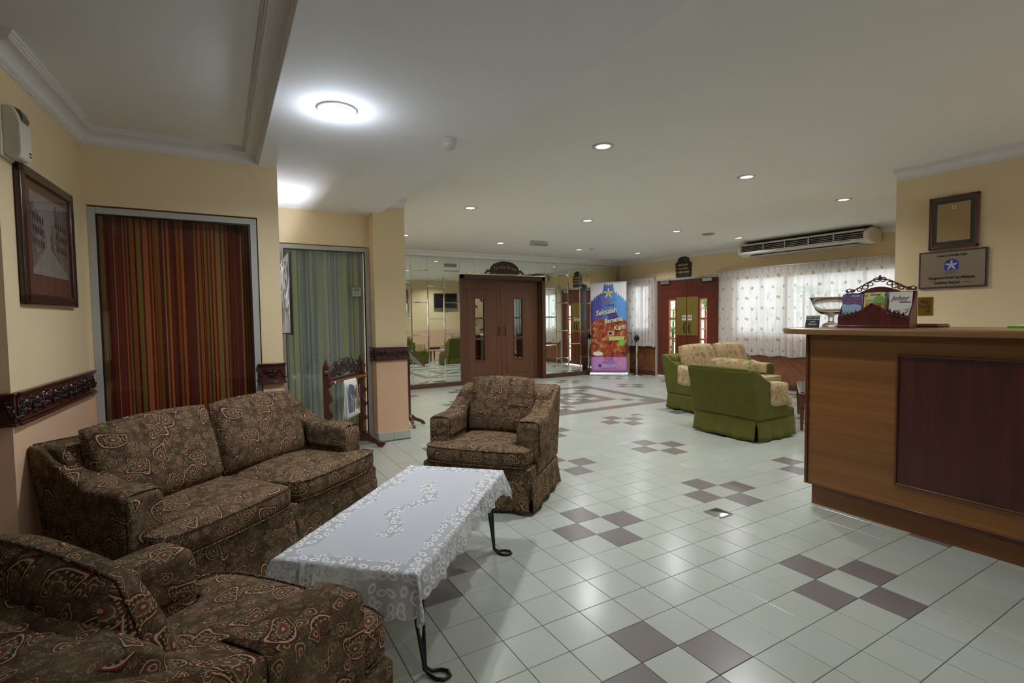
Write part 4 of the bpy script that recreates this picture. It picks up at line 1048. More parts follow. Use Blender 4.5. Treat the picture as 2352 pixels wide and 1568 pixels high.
# ------------------------------------------------------------------ coffee table with wrought iron legs and a lace cloth
TA = radians(46.8); LT, WT, ZT = 1.16, .585, .445
tcx = (-1.799 - 1.400 - 1.002 - .591) / 4; tcy = (-.469 - .890 + .369 - .078) / 4
tb = thing('coffee_table', 'low rectangular table with black looped wrought iron legs', 'table', (tcx, tcy, 0), TA)
MB().box(-LT / 2 + .012, LT / 2 - .012, -WT / 2 + .012, WT / 2 - .012, ZT - .030, ZT - .004).build('tabletop', plain('pale_table_board', srgb(170, 160, 148), .5), tb, bevel=.004)
for sx in (-1, 1):
    for sy in (-1, 1):
        x, y = sx * (LT / 2 - .075), sy * (WT / 2 - .04); m = MB(); r = .0065
        x0, y0 = x, y + sy * .015
        for q in (-1, 1):
            pts = [(x + q * .045, y - sy * .02, ZT - .03), (x + q * .047, y - sy * .010, .34), (x + q * .030, y, .20), (x + q * .010, y + sy * .012, .06), (x0 + q * .007, y0, .022),
                   (x0 + q * .010, y0 + sy * .022, .0085), (x0 + q * .026, y0 + sy * .055, .0075), (x0 + q * .024, y0 + sy * .085, .0075), (x0, y0 + sy * .102, .0075)]
            m.tube(pts, r, 8)
        m.tube([(x, y - sy * .025, ZT - .03), (x, y - sy * .008, .25), (x0, y0, .03)], r * .9, 8)
        m.tube([(x0 - .012, y0 - sy * .002, .035), (x0 + .012, y0 - sy * .002, .035)], .005, 6)
        m.build('leg', M_IRON, tb)
def cloth_fn(L, W2, d_end, d_side, z, N=90, Mv=60):
    U = [-(L / 2 + d_end) + (L + 2 * d_end) * i / N for i in range(N + 1)]; V = [-(W2 / 2 + d_side) + (W2 + 2 * d_side) * j / Mv for j in range(Mv + 1)]
    v = []; uv = []
    for j, y in enumerate(V):
        for i, x in enumerate(U):
            ex = max(abs(x) - L / 2, 0); ey = max(abs(y) - W2 / 2, 0); sx, sy = sgn(x), sgn(y)
            # scalloped rim
            if i in (0, N): ex += .016 * abs(sin(y * 42)) - .004
            if j in (0, Mv): ey += .016 * abs(sin(x * 42)) - .004
            r = math.hypot(ex, ey); bx, by = max(-L / 2, min(L / 2, x)), max(-W2 / 2, min(W2 / 2, y))
            zz = z
            if r > 0:
                wv = .010 * sin((bx if ey > ex else by) * 23 + sx) * min(1, r / .08) + .006 * sin((bx + by) * 51)
                corner = min(ex, ey) / max(r, 1e-6)
                outw = .006 + r * .10 + wv * min(1, r / .05) + corner * r * .42
                dr = min(r, .006 + 0 * r) * .4; dd = r
                nx, ny = ex / r, ey / r
                bx += sx * nx * outw; by += sy * ny * outw; zz = z - math.sqrt(max(dd * dd - (outw * .6) ** 2, 0)) if dd > .012 else z - dd * .5
            else: zz = z + .0006 * sin(x * 40) * sin(y * 37)
            v.append((bx, by, zz)); uv.append((x, y))
    n = N + 1
    f = [(j * n + i, j * n + i + 1, (j + 1) * n + i + 1, (j + 1) * n + i) for j in range(Mv) for i in range(N)]
    return MB().add(v, f, True, uv)
cl = cloth_fn(LT + .075, WT + .005, .155, .105, ZT + .002).build('tablecloth', M_LACE); cl.location = (tcx, tcy, 0); cl.rotation_euler = (0, 0, TA)
tag(cl, 'white lace cloth with loop pattern and scalloped edge draped over the low table', 'tablecloth')

# ------------------------------------------------------------------ side table with a glass top beside the green armchair
st = thing('side_table', 'brown wooden side table with dark glass top behind the counter end', 'table', (4.451, .788, 0), radians(32))
a2, b2 = .605, .32
MB().prism([(-a2 + .06, -b2), (a2 - .06, -b2), (a2, -b2 + .06), (a2, b2 - .06), (a2 - .06, b2), (-a2 + .06, b2), (-a2, b2 - .06), (-a2, -b2 + .06)], .40, .435, 'z').build('tabletop', M_TBLW, st, bevel=.008, seg=3)
MB().prism([(-a2 + .07, -b2 + .02), (a2 - .07, -b2 + .02), (a2 - .02, -b2 + .07), (a2 - .02, b2 - .07), (a2 - .07, b2 - .02), (-a2 + .07, b2 - .02), (-a2 + .02, b2 - .07), (-a2 + .02, -b2 + .07)], .436, .444, 'z').build('glass_top', M_GLASST, st, bevel=.001)
MB().box(-a2 + .05, a2 - .05, -b2 + .03, b2 - .03, .315, .40).build('apron', M_TBLW, st, bevel=.003)
for sx in (-1, 1):
    for sy in (-1, 1):
        x, y = sx * (a2 - .055), sy * (b2 - .035); m = MB()
        def sq(z, h): return [(x - h, y - h, z), (x + h, y - h, z), (x + h, y + h, z), (x - h, y + h, z)]
        lv = [(0, .013), (.255, .025), (.26, .031), (.272, .031), (.277, .026), (.40, .028)]; v = [q for z, h in lv for q in sq(z, h)]
        f = [(4 * i + k, 4 * i + (k + 1) % 4, 4 * i + 4 + (k + 1) % 4, 4 * i + 4 + k) for i in range(len(lv) - 1) for k in range(4)] + [(3, 2, 1, 0), (20, 21, 22, 23)]
        m.add(v, f).build('leg', M_TBLW, st)

# ------------------------------------------------------------------ newspaper rack and newspaper
RA = radians(49.5); rx, ry = (-1.154 - .690) / 2, (2.304 + 2.84) / 2
rk = thing('newspaper_rack', 'dark carved wooden newspaper rack in front of the blue curtained pane', 'newspaper rack', (rx, ry, 0), RA)
HW = .335
def post(x):
    # profile in (y, z): notched front edge holding the sticks
    p = [(.030, .06), (.030, .90), (.012, .955), (.0, .985), (-.014, .955), (-.024, .93), (-.034, .915), (-.030, .86)]
    z = .80
    for k in range(4):
        zz = z - k * .15; p += [(-.034, zz + .01), (-.060, zz - .025), (-.060, zz - .055), (-.026, zz - .085), (-.024, zz - .105)]
    p += [(-.034, .10), (-.034, .06)]
    m = MB().prism(p, x - .014, x + .014, 'x'); return m.build('post', M_MAHOG, rk, bevel=.003)
for s in (-1, 1):
    post(s * HW)
    foot = []
    up_p = [(-.245, .012), (-.262, .028), (-.258, .052), (-.238, .062), (-.218, .050), (-.205, .060), (-.17, .085), (-.15, .10), (-.13, .10), (-.10, .14), (-.07, .145), (-.05, .17), (.05, .17), (.07, .145), (.10, .14), (.13, .10), (.15, .10), (.17, .085), (.205, .060), (.218, .050), (.238, .062), (.258, .052), (.262, .028), (.245, .012), (.225, 0), (.195, 0), (.15, .035), (.06, .06), (-.06, .06), (-.15, .035), (-.195, 0), (-.225, 0)]
    MB().prism(up_p, s * HW - .018, s * HW + .018, 'x').build('foot', M_MAHOG, rk, bevel=.003)
    MB().lathe([(.0, 0), (.026, 0), (.030, .012), (.018, .022), (.024, .034), (.012, .046), (0, .05)], 14, axis='x').build('finial', M_MAHOG, rk, loc=(s * (HW + .014), -.012, .865)).scale = (s, 1, 1)
MB().box(-HW, HW, -.010, .016, .13, .165).build('lower_stretcher', M_MAHOG, rk, bevel=.003)
MB().box(-HW, HW, -.012, .014, .775, .80).build('crest_rail', M_MAHOG, rk, bevel=.003)
Mx = Matrix(((1, 0, 0), (0, 0, -1), (0, 1, 0)))
class Pl:
    def __init__(s, o, M=Mx): s.o = Vector(o); s.M = M
    def __matmul__(s, v): return s.M @ v + s.o
cm = MB(); pl = Pl((0, -.004, .865)); rnd = random.Random(2)
for k in range(11): leaf(cm, (0, -.03), pi * k / 10, .125, .016, .022, pl)
for s in (-1, 1):
    for q, (cx_, cy_, r_) in enumerate(((.13, .0, .055), (.215, -.015, .045), (.17, .045, .03), (.06, .055, .03), (.275, -.03, .03))):
        for k in range(8): leaf(cm, (s * cx_, cy_), 2 * pi * k / 8 + q, r_, r_ * .20, .02, pl)
        cm.tube([pl @ Vector((s * cx_ + r_ * .9 * cos(a_), cy_ + r_ * .9 * sin(a_), .004)) for a_ in [2 * pi * k / 14 for k in range(14)]], .007, 6, closed=True)
cm.tube([pl @ Vector((x, .112 * max(0, cos(x / .33 * pi / 2)) ** .6 - .01 + .010 * sin(x * 60), .004)) for x in [-.31 + .62 * k / 30 for k in range(31)]], .008, 6)
cm.build('pierced_crest', M_MAHOGD, rk)
# sticks: the paper hangs on the uppermost
stick = thing('newspaper_stick', 'reddish wooden newspaper stick laid across the rack', 'newspaper stick', (rx, ry, 0), RA)
MB().obox((0, -.052, .765), (.74, .016, .030)).build('rod', wood('stick_wood', srgb(98, 48, 34), srgb(122, 62, 44), 1, 0, .35, .2), stick, bevel=.003)
for s in (-1, 1): MB().ball((s * .30, -.066, .765), .012, n=8).build('knob', M_CHROME, stick)
npp = thing('newspaper', 'folded newspaper with blue pictures hanging sideways from the wooden stick', 'newspaper', (rx, ry, 0), RA)
def sheet(dy, k, mat, nm):
    return MB().grid(lambda u, v: (-.130 + .245 * u + .02 * (1 - v) * (k - 1) - .012 * (1 - v), -.058 - dy * (1 - v) - .012 * sin(v * 3) - .01 * u * (1 - v), .40 + .36 * v + .012 * k * .3 - .02 * (1 - u) * (1 - v)), 6, 8, True).build(nm, mat, npp, solid=.002)
sheet(.0, 0, M_PAPER, 'page'); sheet(.018, .5, M_PAPER, 'page'); fr = sheet(.036, 1, M_PAPER, 'page')
R9 = (radians(90 - 5), radians(0), 0)
def npq(x0, x1, z0, z1, col, y=-.107, nm='printed_picture'):
    MB().box(x0, x1, y - .001, y, z0, z1).build(nm, plain('print', col, .8), npp)
npq(-.118, -.055, .44, .72, srgb(84, 92, 132)); npq(-.030, -.012, .44, .70, srgb(70, 62, 60)); npq(.052, .072, .46, .68, srgb(130, 90, 70)); npq(.092, .104, .45, .70, srgb(90, 110, 150)); npq(.018, .040, .46, .55, srgb(120, 130, 90)); npq(.018, .040, .57, .70, srgb(140, 84, 66)); npq(-.118, -.075, .60, .66, srgb(186, 196, 214)); npq(-.052, -.036, .44, .56, srgb(150, 120, 110)); npq(-.052, -.036, .58, .71, srgb(60, 74, 90)); npq(.076, .088, .44, .50, srgb(190, 170, 90))
text('STRAITS TIMES', .030, M_BLACK, npp, (.083, -.109, .575), (radians(90), radians(90), 0), 'headline', bold=.0006)
text('explosive', .026, M_BLACK, npp, (.008, -.109, .62), (radians(90), radians(90), 0), 'headline', bold=.0006)
text('Johor news', .022, M_WHITE, npp, (-.07, -.109, .56), (radians(90), radians(90), 0), 'headline')

# ------------------------------------------------------------------ lectern behind the pier
lc = thing('lectern', 'dark wooden menu lectern standing half hidden behind the pier', 'lectern', (.06, 3.55, 0), radians(0))
MB().box(-.018, .018, -.018, .018, .10, .86).build('post', M_MAHOG, lc, bevel=.004)
for k in range(4):
    a_ = k * pi / 2; m = MB()
    pts = [(.010, .13), (.04, .14), (.08, .10), (.14, .075), (.19, .045), (.215, .0), (.165, .0), (.15, .02), (.10, .045), (.05, .06), (.010, .07)]
    m.prism(pts, -.012, .012, 'y'); o = m.build('foot', M_MAHOG, lc, bevel=.003); o.rotation_euler = (0, 0, a_)
o = MB().box(-.20, .20, -.15, .15, 0, .018).build('slanted_board', M_MAHOG, lc, bevel=.003); o.location = (0.02, 0, .90); o.rotation_euler = (0, radians(46), 0)
o = MB().box(.17, .19, -.14, .14, .018, .036).build('book_ledge', M_MAHOG, lc); o.location = (0.02, 0, .90); o.rotation_euler = (0, radians(46), 0)
# ------------------------------------------------------------------ RECEPTION COUNTER
ct = thing('reception_counter', 'tall veneered reception counter with dark inset panel and rounded top', 'counter', (1.60, -.585, 0))
# local: x into the counter, y along; the counter runs towards -y
MB().box(.045, .60, -4.0, -.012, 0, .155).build('plinth', wood('counter_plinth', srgb(104, 62, 28), srgb(128, 80, 38), .8, 1, .4, .1, 1.5), ct)
mb = MB().box(.0, .62, -.55, .0, .155, 1.21).box(0, .62, -4.0, -2.6, .155, 1.21).box(0, .62, -2.6, -.55, .155, .304).box(0, .62, -2.6, -.55, 1.085, 1.21).box(.02, .62, -2.6, -.55, .304, 1.085)
mb.build('counter_front', M_COUNT, ct)
MB().box(-.004, .02, -2.6, -.55, .304, 1.085).build('dark_panel', M_CPAN, ct)
t_ = .012; e = MB(); e.box(-.014, .002, -2.612, -.538, .292, .304).box(-.014, .002, -2.612, -.538, 1.085, 1.097).box(-.014, .002, -.55, -.538, .292, 1.097)
e.build('panel_moulding', M_CEDGE, ct, bevel=.003)
MB().box(-.012, .012, -.006, .014, .15, 1.21).build('corner_strip', M_CEDGE, ct, bevel=.004)
MB().box(-.008, .03, -4.0, .0, .150, .160).build('bottom_strip', M_CEDGE, ct, bevel=.003)
pts = [(.66, -4.0), (.66, .06)] + [(.66 - .10 + .10 * cos(a), .06 + .10 * sin(a)) for a in [radians(k) for k in range(0, 91, 15)]] + [(-.105 + .09 - .09 * sin(a), .07 + .09 * cos(a)) for a in [radians(k) for k in range(0, 91, 15)]] + [(-.105, -4.0)]
MB().prism(pts, 1.210, 1.253, 'z').build('countertop', M_CTOP, ct, bevel=.019, seg=4)
ZT2 = 1.2532
# crystal footed bowl
bw = thing('glass_bowl', 'clear cut glass footed bowl on the end of the counter', 'bowl', (1.94, -.555, ZT2))
pr = [(.0, .004), (.052, .0), (.060, .006), (.050, .022), (.022, .034), (.018, .045), (.024, .052), (.017, .060), (.022, .068), (.018, .078), (.030, .086), (.070, .098), (.100, .122), (.117, .160), (.136, .212), (.139, .216), (.134, .214), (.113, .160), (.096, .126), (.066, .104), (.0, .100)]
MB().lathe(pr, 40).build('bowl', M_GLASSB, bw)
m = MB()
for k in range(40): a = 2 * pi * k / 40; m.ball((.136 * cos(a), .136 * sin(a), .214), .006, n=6)
m.build('beaded_rim', M_GLASSB, bw)
# little card
cd = thing('business_card_sign', 'small black tent card with white lettering in front of the glass bowl', 'sign', (1.700, -.550, ZT2), radians(-90 + 12))
o = MB().box(-.045, .045, -.001, .001, 0, .088).build('card', M_BLACK, cd); o.rotation_euler = (radians(-18), 0, 0)
for k, q in enumerate(('KINDLY DROP', 'YOUR BUSINESS', 'CARD', 'Thank you')):
    text(q, .0135, M_WHITE, cd, (0, -.003 + .0243 - .0053 * (k), .074 - .017 * k), (radians(72), 0, 0), ext=.0003, bold=.0002)
# brochure rack with pierced crest
br = thing('brochure_rack', 'carved dark red wooden brochure rack with three pockets on the counter', 'brochure rack', (1.76, -.928, ZT2), radians(-90 + 3))
BW = .205
MB().box(-BW, BW, -.055, .065, 0, .012).build('base', M_FRAMER, br, bevel=.003)
MB().box(-BW, BW, .050, .062, .012, .235).build('back_board', M_FRAMER, br, bevel=.002)
for x in (-BW, -.072, .068, BW - .008): MB().prism([(-.05, .012), (-.05, .085), (.0, .15), (.05, .235), (.06, .235), (.06, .012)], x, x + .008, 'x').build('divider', M_FRAMER, br)
def scal(x0, x1, zl, zr, zm): # pocket front outline
    n = 10; top = []
    for i in range(n + 1):
        t2 = i / n; top.append((x1 + (x0 - x1) * t2, zr + (zl - zr) * t2 + zm * sin(pi * t2)))
    return [(x0, .012), (x1, .012)] + top
MB().prism(scal(-BW, -.068, .075, .115, 0), -.055, -.047, 'y').build('pocket_front', M_FRAMER, br, bevel=.001)
MB().prism(scal(-.070, .072, .118, .118, .035), -.055, -.047, 'y').build('pocket_front', M_FRAMER, br, bevel=.001)
MB().prism(scal(.070, BW, .115, .075, 0), -.055, -.047, 'y').build('pocket_front', M_FRAMER, br, bevel=.001)
MB().box(-BW - .004, BW + .004, -.062, -.045, 0, .018).build('base_bead', M_FRAMER, br, bevel=.004)
m = MB(); pl = Pl((0, -.056, .0))
for s in (-1, 1):
    for k in range(9): leaf(m, (s * (.085 + .012 * k), .100 - .0035 * k), (1.2 if k % 2 else -1.0) + (pi if s < 0 else 0), .026, .006, .006, pl)
for k in range(9): leaf(m, (-.05 + .0125 * k, .135 + .028 * sin(pi * k / 8) - .02), pi * k / 8 * .8 + .3, .022, .005, .006, pl)
tag(m.build('carved_pocket_trim', M_MAHOGD, br), kind='stuff')
MB().prism([(-.125, .225)] + [(.125, .225)] + [(x, .232 + .040 * cos(x / .125 * pi / 2)) for x in [.125 - .025 * k for k in range(11)]], .050, .060, 'y').build('arched_board', M_FRAMER, br)
m = MB(); yy = .055
def cpath(fn, n=24, r=.0045): m.tube([(fn(k / n)[0], yy, fn(k / n)[1]) for k in range(n + 1)], r, 6)
cpath(lambda u: (-.19 + .38 * u, .243 + .078 * max(0, sin(pi * u)) ** 1.5), 40, .005)
for s in (-1, 1):
    for (cx_, cz_, r_, n_) in ((.018, .318, .016, 1), (.055, .290, .014, 1), (.085, .272, .016, 1), (.120, .258, .013, 1), (.160, .252, .011, 1), (.182, .255, .013, 1)):
        m.tube([(s * cx_ + r_ * cos(a_) * 1.1, yy, cz_ + r_ * .8 * sin(a_)) for a_ in [2 * pi * k / 14 for k in range(14)]], .0038, 6, closed=True)
m.tube([(0, yy, .325), (0, yy, .350)], [.012, .002], 8); m.ball((0, yy, .338), .009, n=8)
for s in (-1, 1): m.tube([(s * .205, yy, .262), (s * .198, yy, .248), (s * .19, yy, .240)], [.002, .006, .006], 6)
m.build('pierced_crest', M_FRAMER, br)
def brochure(label, x, col, z0, y, art, tilt=0, h=.185, w_=.118, grp=None):
    R_ = Matrix.Rotation(radians(-87), 3, 'Z'); p = R_ @ Vector((x, y, 0))
    b = thing('brochure', label, 'brochure', (1.76 + p.x, -.928 + p.y, ZT2 + z0), radians(-87), group=grp, rot=(radians(-7), radians(tilt), radians(-87)))
    MB().box(-w_ / 2, w_ / 2, -.006, .006, 0, h).build('pages', M_PAPER, b)
    MB().box(-w_ / 2, w_ / 2, -.0072, -.006, 0, h).build('cover', plain('brochure_cover', col, .35), b)
    art(b, w_, h); return b
def rectp(b, x0, x1, z0, z1, col, y=-.0080, nm='printed_area'): return MB().box(x0, x1, y - .0004, y, z0, z1).build(nm, plain('ink', col, .4), b)
RT = (radians(90), 0, 0)
def art1(b, w_, h):
    MB().prism([(-w_ / 2, 0), (w_ / 2, 0), (w_ / 2, .105), (.02, .118), (-.02, .112), (-w_ / 2, .122)], -.0084, -.0074, 'y').build('printed_sky', plain('ink_sky', srgb(150, 178, 208), .4), b)
    rectp(b, -w_ / 2, w_ / 2, 0, .040, srgb(52, 62, 70), -.0086); rectp(b, .0, .045, .028, .048, srgb(190, 200, 210), -.0092)
    for k in range(9): rectp(b, -.05 + k * .006, -.047 + k * .006, .04, .05 + .012 * (k % 3), srgb(70, 80, 100), -.0090)
    text('JOHOR', .030, plain('ink_red', srgb(196, 58, 60), .4), b, (0, -.0092, .142), RT, bold=.0008); text('MALAYSIA', .009, M_WHITE, b, (0, -.0092, .126), RT, space=1.6)
    text('XPLORE', .014, M_WHITE, b, (.022, -.0092, .172), RT, bold=.0004)
def art2(b, w_, h):
    for (x, z, r_, c) in ((-.02, .15, .03, srgb(232, 214, 90)), (.03, .12, .035, srgb(120, 170, 60)), (-.03, .10, .03, srgb(236, 190, 60)), (.02, .165, .02, srgb(240, 226, 130))):
        MB().prism([(max(-w_ / 2, min(w_ / 2, x + r_ * cos(a_))), min(h, z + r_ * sin(a_))) for a_ in [2 * pi * k / 14 for k in range(14)]], -.0080 - r_ * .01, -.0074, 'y').build('printed_blob', plain('ink_blob', c, .4), b)
    rectp(b, -.046, .012, .118, .132, srgb(120, 180, 196), -.0090)
    text('XPLORE', .016, plain('ink_violet', srgb(96, 84, 160), .4), b, (.008, -.0094, .162), RT, bold=.0005); text('X', .022, plain('ink_blue', srgb(70, 100, 170), .4), b, (-.044, -.0094, .155), RT, bold=.001)
    text('JOHOR', .030, plain('ink_red2', srgb(206, 50, 40), .4), b, (.004, -.0094, .094), RT, bold=.001)
def art3(b, w_, h):
    rectp(b, -w_ / 2, w_ / 2, 0, .012, srgb(120, 180, 214)); rectp(b, .0, w_ / 2, .118, .124, srgb(130, 60, 110))
    cs = [srgb(200, 120, 170), srgb(214, 150, 90), srgb(150, 170, 110), srgb(170, 110, 180), srgb(226, 190, 110), srgb(120, 90, 160)]
    rnd = random.Random(4)
    for k in range(16):
        x = rnd.uniform(-.045, .045); z = rnd.uniform(.02, .085); a_ = rnd.uniform(-1, 1.2); r_ = rnd.uniform(.012, .03)
        q = [(x + r_ * cos(a_) , z + r_ * sin(a_)), (x - .004 * sin(a_), z + .004 * cos(a_)), (x - r_ * .6 * cos(a_), z - r_ * .6 * sin(a_)), (x + .004 * sin(a_), z - .004 * cos(a_))]
        MB().prism([(max(-w_ / 2, min(w_ / 2, u)), max(.012, v)) for u, v in q], -.0082 - k * .00005, -.0074, 'y').build('printed_petal', plain('ink_p', cs[k % 6], .4), b)
    text('Johor', .040, plain('ink_plum', srgb(140, 44, 96), .4), b, (-.002, -.0092, .148), RT, shear=.35); text('MALAYSIA', .008, plain('ink_grey', srgb(90, 90, 90), .4), b, (.015, -.0092, .128), RT, space=1.4)
brochure('dark blue brochure with red title in the left pocket of the rack', -.137, srgb(64, 58, 132), .042, -.020, art1)
brochure('yellow and green brochure in the middle pocket of the rack', -.008, srgb(206, 206, 90), .055, -.020, art2, h=.178, w_=.112)
brochure('blue edged brochure behind the yellow one in the middle pocket', .006, srgb(96, 120, 160), .050, .010, lambda b, w_, h: rectp(b, .03, .05, .02, .16, srgb(200, 190, 90)), h=.182, w_=.114)
brochure('white brochure with plum script title in the right pocket of the rack', .138, srgb(224, 224, 214), .042, -.020, art3, h=.188)
t = thing('document_tray', 'brown rounded tray edge behind the brochure rack on the counter', 'tray', (2.06, -1.10, ZT2))
MB().box(-.09, .09, -.09, .07, 0, .018).build('tray', M_CEDGE, t, bevel=.008, seg=3)
MB().box(-.08, .08, -.08, .06, .018, .022).build('lining', M_CTOP, t, bevel=.001)
t = thing('green_folder', 'bright green folder edge at the right end of the counter', 'folder', (2.145, -1.625, ZT2))
MB().box(-.11, .11, -.13, .13, 0, .012).build('cover', plain('green_card', srgb(96, 200, 60), .5), t, bevel=.002)
MB().box(-.105, .105, -.125, .125, .0125, .014).build('paper', M_PAPER, t)

# ------------------------------------------------------------------ reception wall: certificate, plaque, key drop
c = on_wall('framed_certificate', 'dark red framed certificate with green mount on the reception wall', 'certificate', -.725, 2.125, x=XP, face=-1)
wd, hd, fw = .345, .452, .024; m = MB()
m.box(-wd / 2, -wd / 2 + fw, -.026, -.002, -hd / 2, hd / 2).box(wd / 2 - fw, wd / 2, -.026, -.002, -hd / 2, hd / 2).box(-wd / 2, wd / 2, -.026, -.002, hd / 2 - fw, hd / 2).box(-wd / 2, wd / 2, -.026, -.002, -hd / 2, -hd / 2 + fw)
m.build('frame', M_FRAMER, c, bevel=.006, seg=3)
MB().box(-wd / 2 + .02, wd / 2 - .02, -.012, -.008, -hd / 2 + .02, hd / 2 - .02).build('mount_board', plain('slate_mount', srgb(62, 68, 68), .8), c)
gi = MB(); q = .030
for (a_, b_, z0, z1) in ((-wd / 2 + q - .003, -wd / 2 + q, -hd / 2 + q, hd / 2 - q), (wd / 2 - q, wd / 2 - q + .003, -hd / 2 + q, hd / 2 - q), (-wd / 2 + q, wd / 2 - q, hd / 2 - q, hd / 2 - q + .003), (-wd / 2 + q, wd / 2 - q, -hd / 2 + q - .003, -hd / 2 + q)): gi.box(a_, b_, -.014, -.012, z0, z1)
gi.build('gilt_slip', M_BRASS, c)
MB().box(-.115, .112, -.014, -.012, -.160, .165).build('document', plain('certificate_gold_paper', srgb(186, 156, 104), .6, grain=.06), c)
MB().lathe([(.014, 0), (.014, -.003), (0, -.003)], 18, (0, -.014, .125), axis='y').build('seal', M_WHITE, c)
MB().prism([(0 + .007 * cos(a_), .125 + .007 * sin(a_)) for a_ in [2 * pi * k / 6 for k in range(6)]], -.0185, -.017, 'y').build('seal_centre', plain('seal_purple', srgb(80, 50, 80), .5), c)
MB().box(-wd / 2 + .01, wd / 2 - .01, -.019, -.017, -hd / 2 + .01, hd / 2 - .01).build('glass', M_GLASSP, c)
MB().tube([(-.012, -.006, hd / 2), (-.008, -.006, hd / 2 + .014), (.008, -.006, hd / 2 + .014), (.012, -.006, hd / 2)], .002, 5).build('hanging_ring', M_BRASS, c)
p = on_wall('owner_plaque', 'wide dark metal plaque with blue flower emblem on the reception wall', 'plaque', -.722, 1.722, x=XP, face=-1)
MB().box(-.236, .236, -.022, -.001, -.163, .163).build('backing', plain('plaque_edge', srgb(84, 76, 70), .4, .5), p, bevel=.003)
M_PLQ = plain('plaque_metal', srgb(150, 134, 116), .30, .55)
MB().box(-.226, .226, -.024, -.022, -.153, .153).build('face', M_PLQ, p)
m = MB()
for (a_, b_, z0, z1) in ((-.226, -.222, -.153, .153), (.222, .226, -.153, .153), (-.222, .222, .149, .153), (-.222, .222, -.153, -.149)): m.box(a_, b_, -.0250, -.024, z0, z1)
m.build('black_border', M_BLACK, p)
M_BLUE = plain('emblem_blue', srgb(36, 52, 170), .4)
MB().prism([(-.048, -.008), (.048, -.008), (.048, .045)] + [(.048 * cos(a_), .045 + .042 * sin(a_)) for a_ in [pi * k / 10 for k in range(1, 10)]] + [(-.048, .045)], -.0256, -.024, 'y').build('blue_arch', M_BLUE, p)
MB().box(-.048, .048, -.0256, -.024, -.032, -.029).build('blue_rule', M_BLUE, p)
def petals(parent, cx, cz, L, wd_, y, mat, n=5, rot=pi / 2, nm='petal'):
    for k in range(n):
        a_ = rot + 2 * pi * k / n; q = []
        for i in range(12):
            b_ = 2 * pi * i / 12; u = L * .5 + L * .48 * cos(b_); v = wd_ * sin(b_); q.append((cx + u * cos(a_) - v * sin(a_), cz + u * sin(a_) + v * cos(a_)))
        MB().prism(q, y - .0006, y, 'y').build(nm, mat, parent)
petals(p, 0, .034, .046, .0085, -.0258, plain('emblem_silver', srgb(190, 188, 190), .3, .3), rot=pi / 2)
text('Hotel Ini Dimiliki Oleh', .026, M_BLACK, p, (0, -.0246, .118), RT, bold=.0008, sx=.85)
text('Hotel Seri Malaysia', .007, M_BLUE, p, (0, -.0246, -.020), RT)
text('Rangkaian Hotel Seri Malaysia', .031, M_BLACK, p, (0, -.0246, -.073), RT, bold=.0009, sx=.85)
text('Sendirian Berhad', .031, M_BLACK, p, (-.03, -.0246, -.115), RT, bold=.0009, sx=.85)
text('(208656 W)', .010, M_BLACK, p, (.115, -.0246, -.117), RT)
k_ = on_wall('key_drop_plaque', 'small brass key drop plaque below the dark metal plaque', 'plaque', -.535, 1.405, x=XP, face=-1)
MB().box(-.056, .056, -.006, -.001, -.082, .082).build('plate', M_BRASS2, k_, bevel=.001)
text('Key', .040, M_BLACK, k_, (-.004, -.0064, .040), RT, bold=.0008); text('Drop', .040, M_BLACK, k_, (-.004, -.0064, .002), RT, bold=.0008)
MB().prism([(.014, -.050), (.034, -.050), (.028, -.042), (.044, -.026), (.038, -.020), (.022, -.036), (.014, -.030)], -.0072, -.006, 'y').build('arrow', M_BLACK, k_)
text('hairline', .0001, M_BLACK, k_, (0, 0, 0), RT) if False else None
# television in the lounge, seen in the mirrors
tv = thing('television', 'black flat television on the lounge wall seen in the mirror tiles', 'television', (4.78, -.288, 1.95), radians(180))
MB().box(-.42, .42, -.075, -.02, -.26, .27).build('cabinet', M_BLACK, tv, bevel=.008)
MB().box(-.37, .37, -.078, -.075, -.20, .24).build('screen', M_GLASST, tv)
MB().box(-.42, .42, -.079, -.073, -.262, -.25).build('silver_strip', M_ALU, tv, bevel=.002)
MB().box(-.15, .15, -.02, 0, -.12, .12).build('wall_bracket', M_IRON, tv)
MB().tube([(.10, -.03, -.26), (.12, -.04, -.34), (.0, -.04, -.40), (-.10, -.02, -.36), (-.12, -.015, -.33)], .006, 6).build('power_cable', M_BLACK, tv)

# ------------------------------------------------------------------ terrace sign over the door
sg = thing('terrace_sign', 'dark arched wooden sign with gilt script above the mirror wall door', 'sign', (3.24, YM - .012, 2.272))
n = 40; pts = [(-.36, 0), (.36, 0)]
for k in range(n + 1):
    a_ = pi * k / n; r_ = 1 + .025 * abs(sin(a_ * 4.5)); pts.append((.335 * cos(a_) * r_, .045 + .215 * sin(a_) ** .85 * r_))
MB().prism(pts, -.022, 0, 'y').build('board', plain('sign_board_dark', srgb(46, 22, 20), .35, coat=.2), sg, bevel=.003)
m = MB()
for s in (-1, 1):
    for k in range(5): leaf(m, (s * (.35 + .022 * k), .05 - .010 * k), (1.1 if k % 2 else .2) if s > 0 else pi - (1.1 if k % 2 else .2), .07 - .006 * k, .014, .014, Pl((0, -.004, 0)))
    m.tube([(s * .33, -.008, .07), (s * .40, -.008, .045), (s * .47, -.008, .008)], [.022, .018, .010], 8)
m.build('carved_scroll', M_MAHOGD, sg)
M_GILT = plain('gilt_lettering', srgb(176, 146, 88), .4, .3)
for i, ch in enumerate('Terrace Garden'):
    if ch == ' ': continue
    u = (i - 6.5) / 6.5; text(ch, .115, M_GILT, sg, (.255 * u, -.0235, .098 + .050 * (1 - u * u)), (radians(90), radians(20 * u), 0), 'letter', shear=.25, sx=.62, ext=.001)
